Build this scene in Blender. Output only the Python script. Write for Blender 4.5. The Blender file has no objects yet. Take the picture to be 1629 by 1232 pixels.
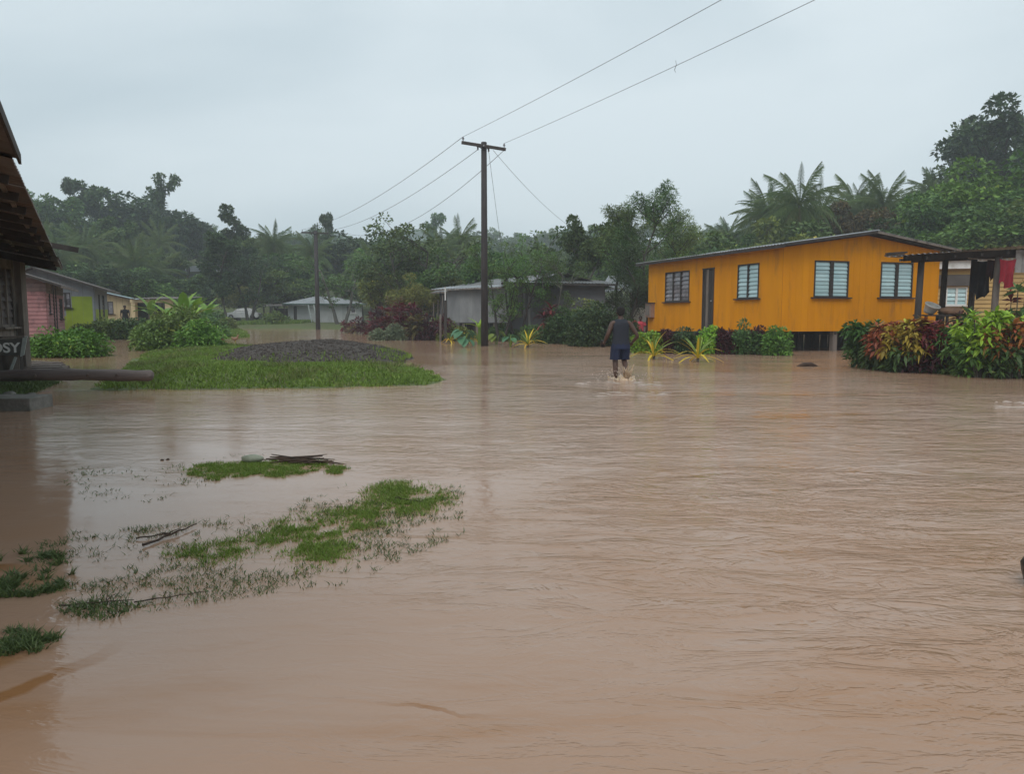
import bpy, math, random
import numpy as np
from mathutils import Vector, Matrix, noise as mnoise

random.seed(11); rng = np.random.default_rng(11)
R = math.radians
scene = bpy.context.scene

# ------------------------------------------------------------------ camera
FPX, CX, CY, EYE, PITCH = 1185.0, 814.5, 616.0, 1.5, math.atan(117/1185)
cam_d = bpy.data.cameras.new('camera'); cam = bpy.data.objects.new('camera', cam_d)
scene.collection.objects.link(cam); scene.camera = cam
cam.location = (0, 0, EYE); cam.rotation_euler = (R(90)-PITCH, 0, 0)
cam_d.sensor_width = 36; cam_d.lens = FPX/1629*36; cam_d.clip_end = 6000; cam_d.clip_start = 0.05

# ------------------------------------------------------------------ sky and light (overcast)
SUN_EL, SUN_AZ = R(52), R(200)
world = bpy.data.worlds.new('World'); scene.world = world; world.use_nodes = True
wt = world.node_tree; wt.nodes.clear()
def wn(t, **k):
    n = wt.nodes.new(t)
    for a, v in k.items(): setattr(n, a, v)
    return n
sky = wn('ShaderNodeTexSky', sky_type='NISHITA'); sky.sun_disc = False
sky.sun_elevation = SUN_EL; sky.sun_rotation = SUN_AZ; sky.dust_density = 3
bg = wn('ShaderNodeBackground'); bg.inputs['Strength'].default_value = 0.1
tc = wn('ShaderNodeTexCoord'); mp = wn('ShaderNodeMapping'); mp.inputs['Scale'].default_value = (1.0, 1.0, 2.4)
ns = wn('ShaderNodeTexNoise'); ns.inputs['Scale'].default_value = 1.35; ns.inputs['Detail'].default_value = 6; ns.inputs['Distortion'].default_value = .35; ns.inputs['Roughness'].default_value = .45
cr = wn('ShaderNodeValToRGB')
cr.color_ramp.elements[0].position = .36; cr.color_ramp.elements[0].color = (4.7, 5.7, 6.25, 1)
cr.color_ramp.elements[1].position = .64; cr.color_ramp.elements[1].color = (6.9, 7.75, 8.15, 1)
mx = wn('ShaderNodeMix', data_type='RGBA'); mx.inputs['Factor'].default_value = .93
wo = wn('ShaderNodeOutputWorld')
L = wt.links.new
L(tc.outputs['Generated'], mp.inputs['Vector']); L(mp.outputs['Vector'], ns.inputs['Vector']); L(ns.outputs['Fac'], cr.inputs['Fac'])
L(sky.outputs['Color'], mx.inputs['A']); L(cr.outputs['Color'], mx.inputs['B'])
L(mx.outputs['Result'], bg.inputs['Color']); L(bg.outputs['Background'], wo.inputs['Surface'])
sd = bpy.data.lights.new('sun', 'SUN'); sd.energy = 1.3; sd.angle = R(40); sd.color = (1, .97, .93)
sun = bpy.data.objects.new('sun', sd); scene.collection.objects.link(sun)
sun.rotation_euler = (R(90)-SUN_EL, 0, R(180)-SUN_AZ + R(0))
scene.view_settings.view_transform = 'Standard'; scene.view_settings.look = 'None'
scene.view_settings.gamma = 1; scene.view_settings.exposure = 0.22; scene.view_settings.use_curve_mapping = False
cy = scene.cycles
cy.max_bounces = 6; cy.diffuse_bounces = 3; cy.glossy_bounces = 3; cy.transmission_bounces = 4; cy.volume_bounces = 2
cy.transparent_max_bounces = 8; cy.use_denoising = True; cy.caustics_reflective = False; cy.caustics_refractive = False

# ------------------------------------------------------------------ measuring from the photograph
FW = Vector((0, math.cos(PITCH), -math.sin(PITCH))); UP = Vector((0, math.sin(PITCH), math.cos(PITCH)))
def ray(px, py): return FW*FPX + Vector((1, 0, 0))*(px-CX) + UP*(CY-py)
def pt(px, py, d):                      # point seen at a pixel, d metres ahead
    r = ray(px, py); return Vector((0, 0, EYE)) + r*(d/r.y)
def gp(px, py, z=0.0):                  # point seen at a pixel on the level z
    r = ray(px, py); return Vector((0, 0, EYE)) + r*((z-EYE)/r.z)
def dep(py): return gp(CX, py).y
def xat(px, d, py=500): return pt(px, py, d).x
def zat(py, d): return pt(CX, py, d).z

# ------------------------------------------------------------------ materials
MATS = {}
def _base(name):
    m = bpy.data.materials.new(name); m.use_nodes = True; nt = m.node_tree
    return m, nt, nt.nodes['Principled BSDF'], nt.nodes['Material Output']
def lin(c): return (*c, 1) if len(c) == 3 else c
def mat(name, c1, c2=None, rough=.7, scale=3.0, stretch=(1, 1, 1), bump=.0, bscale=20, metal=0, var=.12, spec=.4, c3=None, s3=1.2, p3=(.55, .75)):
    """noise-mixed colour with per-object tone and optional third colour as stains"""
    if name in MATS: return MATS[name]
    m, nt, b, out = _base(name); N, K = nt.nodes, nt.links.new
    co = N.new('ShaderNodeTexCoord'); mpn = N.new('ShaderNodeMapping'); mpn.inputs['Scale'].default_value = stretch
    geo = N.new('ShaderNodeNewGeometry'); K(geo.outputs['Position'], mpn.inputs['Vector'])
    n1 = N.new('ShaderNodeTexNoise'); n1.inputs['Scale'].default_value = scale; n1.inputs['Detail'].default_value = 6; n1.inputs['Roughness'].default_value = .6
    K(mpn.outputs['Vector'], n1.inputs['Vector'])
    r1 = N.new('ShaderNodeMapRange'); r1.inputs['From Min'].default_value = .33; r1.inputs['From Max'].default_value = .67
    K(n1.outputs['Fac'], r1.inputs['Value'])
    mixn = N.new('ShaderNodeMix'); mixn.data_type = 'RGBA'; mixn.inputs['A'].default_value = lin(c1); mixn.inputs['B'].default_value = lin(c2 or tuple(x*.75 for x in c1))
    K(r1.outputs['Result'], mixn.inputs['Factor']); col = mixn.outputs['Result']
    if c3:
        n3 = N.new('ShaderNodeTexNoise'); n3.inputs['Scale'].default_value = s3; n3.inputs['Detail'].default_value = 8; n3.inputs['Roughness'].default_value = .65
        K(mpn.outputs['Vector'], n3.inputs['Vector'])
        r3 = N.new('ShaderNodeMapRange'); r3.inputs['From Min'].default_value = p3[0]; r3.inputs['From Max'].default_value = p3[1]
        K(n3.outputs['Fac'], r3.inputs['Value'])
        m3 = N.new('ShaderNodeMix'); m3.data_type = 'RGBA'; m3.inputs['B'].default_value = lin(c3)
        K(r3.outputs['Result'], m3.inputs['Factor']); K(col, m3.inputs['A']); col = m3.outputs['Result']
    oi = N.new('ShaderNodeObjectInfo'); rv = N.new('ShaderNodeMapRange'); rv.inputs['To Min'].default_value = 1-var; rv.inputs['To Max'].default_value = 1+var
    K(oi.outputs['Random'], rv.inputs['Value'])
    hs = N.new('ShaderNodeHueSaturation'); K(rv.outputs['Result'], hs.inputs['Value']); K(col, hs.inputs['Color']); K(hs.outputs['Color'], b.inputs['Base Color'])
    b.inputs['Roughness'].default_value = rough; b.inputs['Metallic'].default_value = metal; b.inputs['Specular IOR Level'].default_value = spec
    if bump:
        nb = N.new('ShaderNodeTexNoise'); nb.inputs['Scale'].default_value = bscale; nb.inputs['Detail'].default_value = 5
        K(mpn.outputs['Vector'], nb.inputs['Vector'])
        bp = N.new('ShaderNodeBump'); bp.inputs['Strength'].default_value = bump; bp.inputs['Distance'].default_value = .03
        K(nb.outputs['Fac'], bp.inputs['Height']); K(bp.outputs['Normal'], b.inputs['Normal'])
    MATS[name] = m; return m
def foliage(name, dark, light, alt=None, trans=.22, rough=.5, var=.18, hue=.015):
    """leaf colour from a per-leaf tone stored on the mesh, plus a per-plant shift"""
    if name in MATS: return MATS[name]
    m, nt, b, out = _base(name); N, K = nt.nodes, nt.links.new
    at = N.new('ShaderNodeAttribute'); at.attribute_name = 'tone'
    rp = N.new('ShaderNodeValToRGB'); e = rp.color_ramp.elements
    e[0].position = 0; e[0].color = lin(dark); e[1].position = .85; e[1].color = lin(light)
    if alt:
        x = rp.color_ramp.elements.new(.97); x.color = lin(alt)
    K(at.outputs['Fac'], rp.inputs['Fac'])
    oi = N.new('ShaderNodeObjectInfo'); rv = N.new('ShaderNodeMapRange'); rv.inputs['To Min'].default_value = 1-var; rv.inputs['To Max'].default_value = 1+var
    K(oi.outputs['Random'], rv.inputs['Value'])
    rh = N.new('ShaderNodeMapRange'); rh.inputs['To Min'].default_value = .5+hue; rh.inputs['To Max'].default_value = .5-hue
    ml = N.new('ShaderNodeMath'); ml.operation = 'MULTIPLY'; ml.inputs[1].default_value = 7.31
    fr = N.new('ShaderNodeMath'); fr.operation = 'FRACT'; K(oi.outputs['Random'], ml.inputs[0]); K(ml.outputs[0], fr.inputs[0]); K(fr.outputs[0], rh.inputs['Value'])
    hs = N.new('ShaderNodeHueSaturation'); K(rp.outputs['Color'], hs.inputs['Color']); K(rv.outputs['Result'], hs.inputs['Value']); K(rh.outputs['Result'], hs.inputs['Hue'])
    K(hs.outputs['Color'], b.inputs['Base Color']); b.inputs['Roughness'].default_value = rough; b.inputs['Specular IOR Level'].default_value = .35
    tr = N.new('ShaderNodeBsdfTranslucent'); K(hs.outputs['Color'], tr.inputs['Color'])
    ms = N.new('ShaderNodeMixShader'); ms.inputs[0].default_value = trans; K(b.outputs[0], ms.inputs[1]); K(tr.outputs[0], ms.inputs[2]); K(ms.outputs[0], out.inputs['Surface'])
    MATS[name] = m; return m

# ------------------------------------------------------------------ mesh building
COL = scene.collection
ORG = {}
class MB:
    def __init__(s): s.v = []; s.f = []; s.t = []
    def poly(s, pts, faces, tone=None):
        k = len(s.v); s.v += [tuple(p) for p in pts]; s.f += [tuple(i+k for i in f) for f in faces]; s.t += [tone if tone is not None else random.random()]*len(faces)
    def box(s, c, size, rz=0, rx=0, ry=0):
        M = Matrix.Rotation(rz, 3, 'Z') @ Matrix.Rotation(ry, 3, 'Y') @ Matrix.Rotation(rx, 3, 'X'); c = Vector(c); h = Vector(size)/2
        P = [c + M @ Vector((sx*h.x, sy*h.y, sz*h.z)) for sz in (-1, 1) for sx, sy in ((-1, -1), (1, -1), (1, 1), (-1, 1))]
        s.poly(P, [(3, 2, 1, 0), (4, 5, 6, 7), (0, 1, 5, 4), (1, 2, 6, 5), (2, 3, 7, 6), (3, 0, 4, 7)]); return s
    def bar(s, a, b, w, h=None, up=Vector((0, 0, 1))):
        a = Vector(a); b = Vector(b); h = h or w; d = (b-a).normalized(); x = d.cross(up)
        if x.length < 1e-3: x = d.cross(Vector((0, 1, 0)))
        x.normalize(); y = x.cross(d).normalized()
        P = [p + x*sx*w/2 + y*sy*h/2 for p in (a, b) for sx, sy in ((-1, -1), (1, -1), (1, 1), (-1, 1))]
        s.poly(P, [(3, 2, 1, 0), (4, 5, 6, 7), (0, 1, 5, 4), (1, 2, 6, 5), (2, 3, 7, 6), (3, 0, 4, 7)]); return s
    def tube(s, path, rad, n=8, cap=True, flat=1.0):
        path = [Vector(p) for p in path]; m = len(path)
        if not hasattr(rad, '__len__'): rad = [rad]*m
        P = []
        ref = Vector((0, 0, 1))
        for i, p in enumerate(path):
            d = (path[min(i+1, m-1)] - path[max(i-1, 0)]).normalized()
            x = d.cross(ref)
            if x.length < .05: x = d.cross(Vector((0, 1, .1)))
            x.normalize(); y = d.cross(x).normalized()
            for k in range(n):
                a = 2*math.pi*k/n; P.append(p + (x*math.cos(a) + y*math.sin(a)*flat)*rad[i])
        F = [(i*n+k, i*n+(k+1) % n, (i+1)*n+(k+1) % n, (i+1)*n+k) for i in range(m-1) for k in range(n)]
        if cap: F += [tuple(range(n-1, -1, -1)), tuple((m-1)*n+k for k in range(n))]
        s.poly(P, F); return s
    def loft(s, rings, cap=True):           # rings: list of equal-length point lists
        n = len(rings[0]); P = [p for r in rings for p in r]; m = len(rings)
        F = [(i*n+k, i*n+(k+1) % n, (i+1)*n+(k+1) % n, (i+1)*n+k) for i in range(m-1) for k in range(n)]
        if cap: F += [tuple(range(n-1, -1, -1)), tuple((m-1)*n+k for k in range(n))]
        s.poly(P, F); return s
    def ball(s, c, r, nu=10, nv=7, jit=0):
        c = Vector(c); r = Vector(r) if hasattr(r, '__len__') else Vector((r, r, r)); rings = []
        for i in range(nv+1):
            th = math.pi*i/nv if 0 < i < nv else (1e-3 if i == 0 else math.pi-1e-3); ring = []
            for k in range(nu):
                ph = 2*math.pi*k/nu; q = 1 + (random.random()-.5)*jit
                ring.append(c + Vector((r.x*math.sin(th)*math.cos(ph), r.y*math.sin(th)*math.sin(ph), -r.z*math.cos(th)))*q)
            rings.append(ring)
        s.loft(rings); return s
    def extrude(s, poly, o, ux, uz, nrm, th):  # 2D polygon (u,z) to a slab
        a = [o + ux*u + uz*z for u, z in poly]; b = [p + nrm*th for p in a]; n = len(poly)
        s.poly(a+b, [tuple(range(n-1, -1, -1)), tuple(range(n, 2*n))] + [(i, (i+1) % n, n+(i+1) % n, n+i) for i in range(n)]); return s
    def mesh(s, name, off=Vector((0, 0, 0)), smooth=False, fix=True):
        me = bpy.data.meshes.new(name); me.from_pydata([(x-off[0], y-off[1], z-off[2]) for x, y, z in s.v], [], s.f)
        a = me.attributes.new('tone', 'FLOAT', 'FACE'); a.data.foreach_set('value', s.t)
        if smooth: me.polygons.foreach_set('use_smooth', [True]*len(me.polygons))
        me.update()
        if fix:
            import bmesh
            bm = bmesh.new(); bm.from_mesh(me); bmesh.ops.recalc_face_normals(bm, faces=bm.faces); bm.to_mesh(me); bm.free()
        return me
def npmesh(name, V, F, tone=None, smooth=False):
    """fast mesh from numpy arrays: V (n,3), F (m,3|4)"""
    me = bpy.data.meshes.new(name); k = F.shape[1]
    me.vertices.add(len(V)); me.vertices.foreach_set('co', np.asarray(V, np.float32).ravel())
    me.loops.add(F.size); me.loops.foreach_set('vertex_index', F.astype(np.int32).ravel())
    me.polygons.add(len(F)); me.polygons.foreach_set('loop_start', np.arange(0, F.size, k, dtype=np.int32))
    me.update(calc_edges=True)
    if tone is not None:
        a = me.attributes.new('tone', 'FLOAT', 'FACE'); a.data.foreach_set('value', np.asarray(tone, np.float32))
    if smooth: me.polygons.foreach_set('use_smooth', np.ones(len(F), bool))
    me.validate(); return me
def bevel_mod(o, w): 
    b = o.modifiers.new('bevel', 'BEVEL'); b.width = w; b.segments = 2; b.limit_method = 'ANGLE'; b.angle_limit = R(40)
def link(name, me, m=None, parent=None, loc=None):
    o = bpy.data.objects.new(name, me); COL.objects.link(o)
    if m is not None and me is not None and not len(me.materials): me.materials.append(m)
    if parent: o.parent = parent
    if loc is not None: o.location = loc
    return o
def tag(o, label=None, cat=None, group=None, kind=None):
    if label: o['label'] = label
    if cat: o['category'] = cat
    if group: o['group'] = group
    if kind: o['kind'] = kind
    return o
def thing(name, loc, label, cat, group=None):
    o = bpy.data.objects.new(name, None); COL.objects.link(o); o.location = loc; o.empty_display_size = .2
    ORG[o.name] = Vector(loc); return tag(o, label, cat, group)
def org(p):
    while p.parent: p = p.parent
    return Vector(p.location)
def part(name, mb, m, parent, smooth=False, bev=0, label=None, kind=None):   # mb in world coordinates
    me = mb.mesh(name, org(parent), smooth); o = link(name, me, m, parent)
    if bev: bevel_mod(o, bev)
    if label: o['label'] = label
    if kind: o['kind'] = kind
    return o
def single(name, mb, m, loc, label, cat, group=None, smooth=False, bev=0):
    me = mb.mesh(name, Vector(loc), smooth); o = link(name, me, m, None, loc)
    if bev: bevel_mod(o, bev)
    return tag(o, label, cat, group)
def copy_tree(o, parent=None):
    c = o.copy(); COL.objects.link(c); c.parent = parent
    for ch in o.children: copy_tree(ch, c)
    return c

# ------------------------------------------------------------------ terrain
def smooth01(t): t = np.clip(t, 0, 1); return t*t*(3-2*t)
def sdf_poly(x, y, poly):
    d = np.full(x.shape, 1e9); s = np.zeros(x.shape, bool); n = len(poly)
    for i in range(n):
        ax, ay = poly[i]; bx, by = poly[(i+1) % n]; ex, ey = bx-ax, by-ay; wx, wy = x-ax, y-ay
        t = np.clip((wx*ex+wy*ey)/(ex*ex+ey*ey), 0, 1); d = np.minimum(d, np.hypot(wx-ex*t, wy-ey*t))
        c = ((ay <= y) & (by > y)) | ((by <= y) & (ay > y)); 
        with np.errstate(divide='ignore', invalid='ignore'): xi = ax+(y-ay)/(by-ay)*(bx-ax) if by != ay else np.full(x.shape, 1e9)
        s ^= c & (x < xi)
    return np.where(s, d, -d)
def pxpoly(l): return [(gp(a, b).x, gp(a, b).y) for a, b in l]
ISLAND = pxpoly([(150, 620), (190, 622), (240, 621), (400, 620), (560, 617), (680, 613), (709, 604), (690, 592), (650, 582), (590, 570), (530, 562), (470, 556), (400, 553), (340, 551), (250, 554), (212, 572), (192, 588), (158, 604)])
LEFTBANK = pxpoly([(-200, 700), (-60, 662), (0, 640), (50, 628), (100, 608), (60, 604), (0, 604), (-200, 606)])
FARBANK = pxpoly([(300, 531), (345, 541), (398, 537), (392, 528), (370, 521), (300, 519)])
def vnoise(x, y, s, seed=0):
    f = np.zeros(x.shape); 
    r = np.random.default_rng(seed)
    for k in range(6):
        a = r.uniform(0, 2*math.pi); ph = r.uniform(0, 6.28); w = s*r.uniform(.6, 1.9)
        f += np.sin((x*math.cos(a)+y*math.sin(a))*w+ph + 1.3*np.sin((x*math.sin(a)-y*math.cos(a))*w*.6+ph*2))
    return f/6
def gh(x, y):
    x = np.asarray(x, float); y = np.asarray(y, float)
    z = np.full(x.shape, -.35)
    d = sdf_poly(x, y, ISLAND); z = np.maximum(z, -.3 + .30*smooth01((d+.8)/.8) + .2*smooth01(d/2.2) + .02*vnoise(x, y, 2.2, 3))
    d = sdf_poly(x, y, LEFTBANK); z = np.maximum(z, -.3 + .3*smooth01((d+.6)/.6) + .08*smooth01(d/.8))
    d = sdf_poly(x, y, FARBANK); z = np.maximum(z, -.3 + .3*smooth01((d+1)/1) + .15*smooth01(d/3))
    # dry land beyond the village
    yb = 74 + 3*np.sin(x*.11) - 16*smooth01((x-4)/8) - 14*smooth01((-30-x)/8)
    z = np.maximum(z, -.35 + smooth01((y-yb+6)/16)*.85)
    rise = smooth01((y-88)/60)
    def g(cx, cy_, a, sx, sy): return a*np.exp(-((x-cx)/sx)**2/2-((y-cy_)/sy)**2/2)
    h = g(-86, 160, 12, 34, 45) + g(-170, 190, 14, 60, 60) + g(0, 330, 20, 150, 80) + g(150, 290, 18, 80, 80)
    h = h*rise + g(97, 108, 22, 28, 38)*smooth01((y-48)/40) + 1.2*vnoise(x, y, .05, 5)*rise
    return z + h
xs = np.unique(np.concatenate([np.linspace(-650, -120, 24), np.linspace(-120, -20, 60), np.linspace(-20, 2, 190), np.linspace(2, 130, 70), np.linspace(130, 650, 24)]))
ys = np.unique(np.concatenate([np.linspace(-50, 2, 12), np.linspace(2, 36, 260), np.linspace(36, 110, 80), np.linspace(110, 420, 70), np.linspace(420, 640, 10)]))
X, Y = np.meshgrid(xs, ys); Z = gh(X, Y)
nx, ny = len(xs), len(ys); ii = (np.arange(ny-1)[:, None]*nx + np.arange(nx-1)[None, :]).ravel()
m_ground = mat('ground_soil', (.085, .125, .032), (.10, .095, .04), rough=.9, scale=.5, bump=.5, bscale=8, c3=(.03, .05, .015), s3=3)
g = link('ground', npmesh('ground', np.stack([X.ravel(), Y.ravel(), Z.ravel()], 1), np.stack([ii, ii+1, ii+nx+1, ii+nx], 1), smooth=True), m_ground); tag(g, kind='structure')
def gz(x, y): return float(gh(np.array([x]), np.array([y]))[0])

# far ridges
def ridge(name, y0, prof, depth, seed, m):
    n = 260; xs_ = np.linspace(prof[0][0]*1.0, prof[-1][0], n); top = np.interp(xs_, [p[0] for p in prof], [p[1] for p in prof])
    rr = np.random.default_rng(seed); top = top + .9*np.interp(xs_, np.linspace(xs_[0], xs_[-1], 90), rr.normal(0, 1, 90))*top.mean()*.035
    rows = 14; V = []; 
    for j in range(rows):
        t = j/(rows-1); V.append(np.stack([xs_, y0 + depth*t + 0*xs_, top*np.sin(t*math.pi/2)**.8 - 1 + rr.normal(0, top.mean()*.012, n)*(j > 0)], 1))
    V = np.concatenate(V); i = (np.arange(rows-1)[:, None]*n+np.arange(n-1)[None, :]).ravel()
    o = link(name, npmesh(name, V, np.stack([i, i+1, i+n+1, i+n], 1), smooth=True), m); tag(o, kind='structure'); return o
m_forest = mat('forest_slope', (.035, .06, .025), (.02, .04, .018), rough=.95, scale=.06, bump=1, bscale=.3, c3=(.05, .08, .03), s3=.1)
ridge('far_hills', 400, [(-640, 34), (-400, 58), (-240, 56), (-190, 50), (-130, 59), (-95, 52), (-68, 60), (-30, 51), (30, 50), (110, 52), (280, 58), (640, 56)], 130, 4, m_forest)

# ------------------------------------------------------------------ water
SILT = [((-150, 1180), (205, 1022), .065), ((-260, 1110), (110, 1015), .17), ((-100, 900), (70, 905), .10), ((640, 1118), (800, 1140), .02)]
def water_material():
    m, nt, b, out = _base('muddy_water'); N, K = nt.nodes, nt.links.new
    geo = N.new('ShaderNodeNewGeometry'); sep = N.new('ShaderNodeSeparateXYZ'); K(geo.outputs['Position'], sep.inputs[0])
    def noise(sc, st, det=3, rot=0, dist=0, rough=.5):
        mpn = N.new('ShaderNodeMapping'); mpn.inputs['Scale'].default_value = st; mpn.inputs['Rotation'].default_value = (0, 0, rot); K(geo.outputs['Position'], mpn.inputs['Vector'])
        n = N.new('ShaderNodeTexNoise'); n.inputs['Scale'].default_value = sc; n.inputs['Detail'].default_value = det; n.inputs['Distortion'].default_value = dist; n.inputs['Roughness'].default_value = rough
        K(mpn.outputs[0], n.inputs['Vector']); return n.outputs['Fac']
    def rng_(v, a, b_, c=0, d=1):
        r = N.new('ShaderNodeMapRange'); r.inputs[1].default_value = a; r.inputs[2].default_value = b_; r.inputs[3].default_value = c; r.inputs[4].default_value = d; K(v, r.inputs[0]); return r.outputs[0]
    def math_(op, a, b_):
        n = N.new('ShaderNodeMath'); n.operation = op
        for i, v in enumerate((a, b_)):
            if isinstance(v, (int, float)): n.inputs[i].default_value = v
            else: K(v, n.inputs[i])
        return n.outputs[0]
    # silt colour, in drifting plumes
    mixc = N.new('ShaderNodeMix'); mixc.data_type = 'RGBA'; mixc.inputs['A'].default_value = (.38, .25, .177, 1); mixc.inputs['B'].default_value = (.35, .207, .127, 1)
    K(rng_(noise(.5, (.6, 1.3, 1), 5, .5, 1.0), .35, .68), mixc.inputs['Factor'])
    mix2 = N.new('ShaderNodeMix'); mix2.data_type = 'RGBA'; mix2.inputs['B'].default_value = (.31, .15, .06, 1); K(mixc.outputs['Result'], mix2.inputs['A'])
    K(math_('MULTIPLY', rng_(noise(.8, (.35, 1.6, 1), 6, -.45, 1.2, .6), .58, .72), .55), mix2.inputs['Factor'])
    col = mix2.outputs['Result']; wob = noise(3.5, (1, 1, 1), 5)
    for (a_, b_, w_) in SILT:               # ochre silt streaks lying in the slack water at the near left
        A_ = gp(*a_); B_ = gp(*b_); dv_ = (B_-A_); ln = dv_.length; dv_.normalize(); pv = Vector((-dv_.y, dv_.x, 0))
        def dot(v, off):
            n = N.new('ShaderNodeVectorMath'); n.operation = 'DOT_PRODUCT'; K(geo.outputs['Position'], n.inputs[0]); n.inputs[1].default_value = v; return math_('SUBTRACT', n.outputs['Value'], off)
        vv = math_('ADD', dot(pv, pv.dot(A_)), math_('MULTIPLY', math_('SUBTRACT', wob, .5), .22)); uu = dot(dv_, dv_.dot(A_))
        band = rng_(math_('ABSOLUTE', vv, 0), w_, w_*.55); ends = math_('MULTIPLY', rng_(uu, -.1, .1), rng_(uu, ln, ln-.3))
        mk = N.new('ShaderNodeMix'); mk.data_type = 'RGBA'; mk.inputs['B'].default_value = (.27, .125, .045, 1); K(col, mk.inputs['A']); K(math_('MULTIPLY', math_('MULTIPLY', band, ends), .85), mk.inputs['Factor']); col = mk.outputs['Result']
    K(col, b.inputs['Base Color'])
    b.inputs['Roughness'].default_value = .085; b.inputs['IOR'].default_value = 1.33; b.inputs['Specular IOR Level'].default_value = .5
    # ripples: stronger in the current on the right, calm on the left
    cur = rng_(math_('ADD', sep.outputs[0], math_('MULTIPLY', noise(.35, (1, 1, 1), 3), 5)), -.5, 5.5, .17, 1)
    patch = rng_(noise(.33, (.55, 1, 1), 4, .35, .8), .38, .62, .28, 1.25)
    big = noise(2.6, (.42, 1.0, 1), 2, .12, .9, .5); mid = noise(6.0, (.65, 1.1, 1), 3, -.3, .9, .55); fine = noise(14, (.75, 1.15, 1), 3, .3, .6)
    big2 = rng_(big, .3, .7); 
    h = math_('ADD', math_('MULTIPLY', big2, .026), math_('ADD', math_('MULTIPLY', mid, .020), math_('MULTIPLY', fine, .005)))
    rn = noise(2.7, (.55, 1.4, 1), 4, .3, 1.5, .6); rid = math_('SUBTRACT', 1, math_('ABSOLUTE', math_('MULTIPLY', math_('SUBTRACT', rn, .5), 5), 0)); rid = math_('POWER', math_('MAXIMUM', rid, 0), 3)
    rn2 = noise(7.5, (.4, 1.6, 1), 3, -.25, .8, .6); rid2 = math_('SUBTRACT', 1, math_('ABSOLUTE', math_('MULTIPLY', math_('SUBTRACT', rn2, .5), 6), 0)); rid2 = math_('POWER', math_('MAXIMUM', rid2, 0), 3)
    h = math_('ADD', h, math_('ADD', math_('MULTIPLY', rid, .009), math_('MULTIPLY', rid2, .0016)))
    h = math_('MULTIPLY', h, math_('MULTIPLY', cur, patch))
    bp = N.new('ShaderNodeBump'); bp.inputs['Strength'].default_value = 1; bp.inputs['Distance'].default_value = .62; K(h, bp.inputs['Height']); K(bp.outputs[0], b.inputs['Normal'])
    return m
m_water = water_material()
wx = np.linspace(-110, 110, 60); wy = np.linspace(-40, 100, 60); X, Y = np.meshgrid(wx, wy)
ii = (np.arange(59)[:, None]*60 + np.arange(59)[None, :]).ravel()
w = link('flood_water', npmesh('flood_water', np.stack([X.ravel(), Y.ravel(), 0*X.ravel()], 1), np.stack([ii, ii+1, ii+61, ii+60], 1), smooth=True), m_water)
tag(w, kind='structure')

# ------------------------------------------------------------------ foliage builders
def nrm(a): return a/np.maximum(np.linalg.norm(a, axis=-1, keepdims=True), 1e-9)
def leaf_arrays(P, D, L, Wd, droop=.0, r=None):
    """rhombic leaves folded on the midrib: base P, direction D, length L, width Wd"""
    r = r or rng; n = len(P); D = nrm(D); up = nrm(r.normal(0, .55, (n, 3)) + np.array([0, 0, 1.0])); S = nrm(np.cross(D, up)); N_ = np.cross(S, D)
    L = np.broadcast_to(L, (n,))[:, None]; Wd = np.broadcast_to(Wd, (n,))[:, None]
    tip = P + D*L - np.array([0, 0, 1.0])*L*droop; mid = P + D*L*.45
    a = mid + S*Wd*.5 - N_*Wd*.12; b = mid - S*Wd*.5 - N_*Wd*.12
    V = np.stack([P, a, tip, b], 1).reshape(-1, 3); k = np.arange(n)*4
    F = np.concatenate([np.stack([k, k+1, k+2], 1), np.stack([k, k+2, k+3], 1)], 0)
    return V, F, np.tile(np.arange(n), 2)
def clump_points(c, rad, n, r, up=.25):
    d = nrm(r.normal(0, 1, (n, 3)) + np.array([0, 0, up])); q = r.uniform(.35, 1, (n, 1))**.5
    return np.array(c) + d*q*np.array(rad), d, q[:, 0]
def leaf_mesh(name, lobes, per, L, Wd, seed, droop=.15, spread=.8, up=.25, tone_up=True):
    r = np.random.default_rng(seed); P = []; D = []; T = []
    for c, rad, dens in lobes:
        n = max(6, int(per*dens)); p, d, q = clump_points(c, rad, n, r, up); lt = r.uniform(-.13, .13)
        P.append(p); D.append(d + r.normal(0, spread, (n, 3)) + np.array([0, 0, -.1])); T.append(np.clip(r.normal(.42, .2, n) + lt, 0, 1))
    P = np.concatenate(P); D = np.concatenate(D); T = np.concatenate(T); n = len(P)
    V, F, idx = leaf_arrays(P, D, L*r.uniform(.65, 1.3, n), Wd*r.uniform(.7, 1.25, n), droop, r)
    return npmesh(name, V, F, T[idx])

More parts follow.
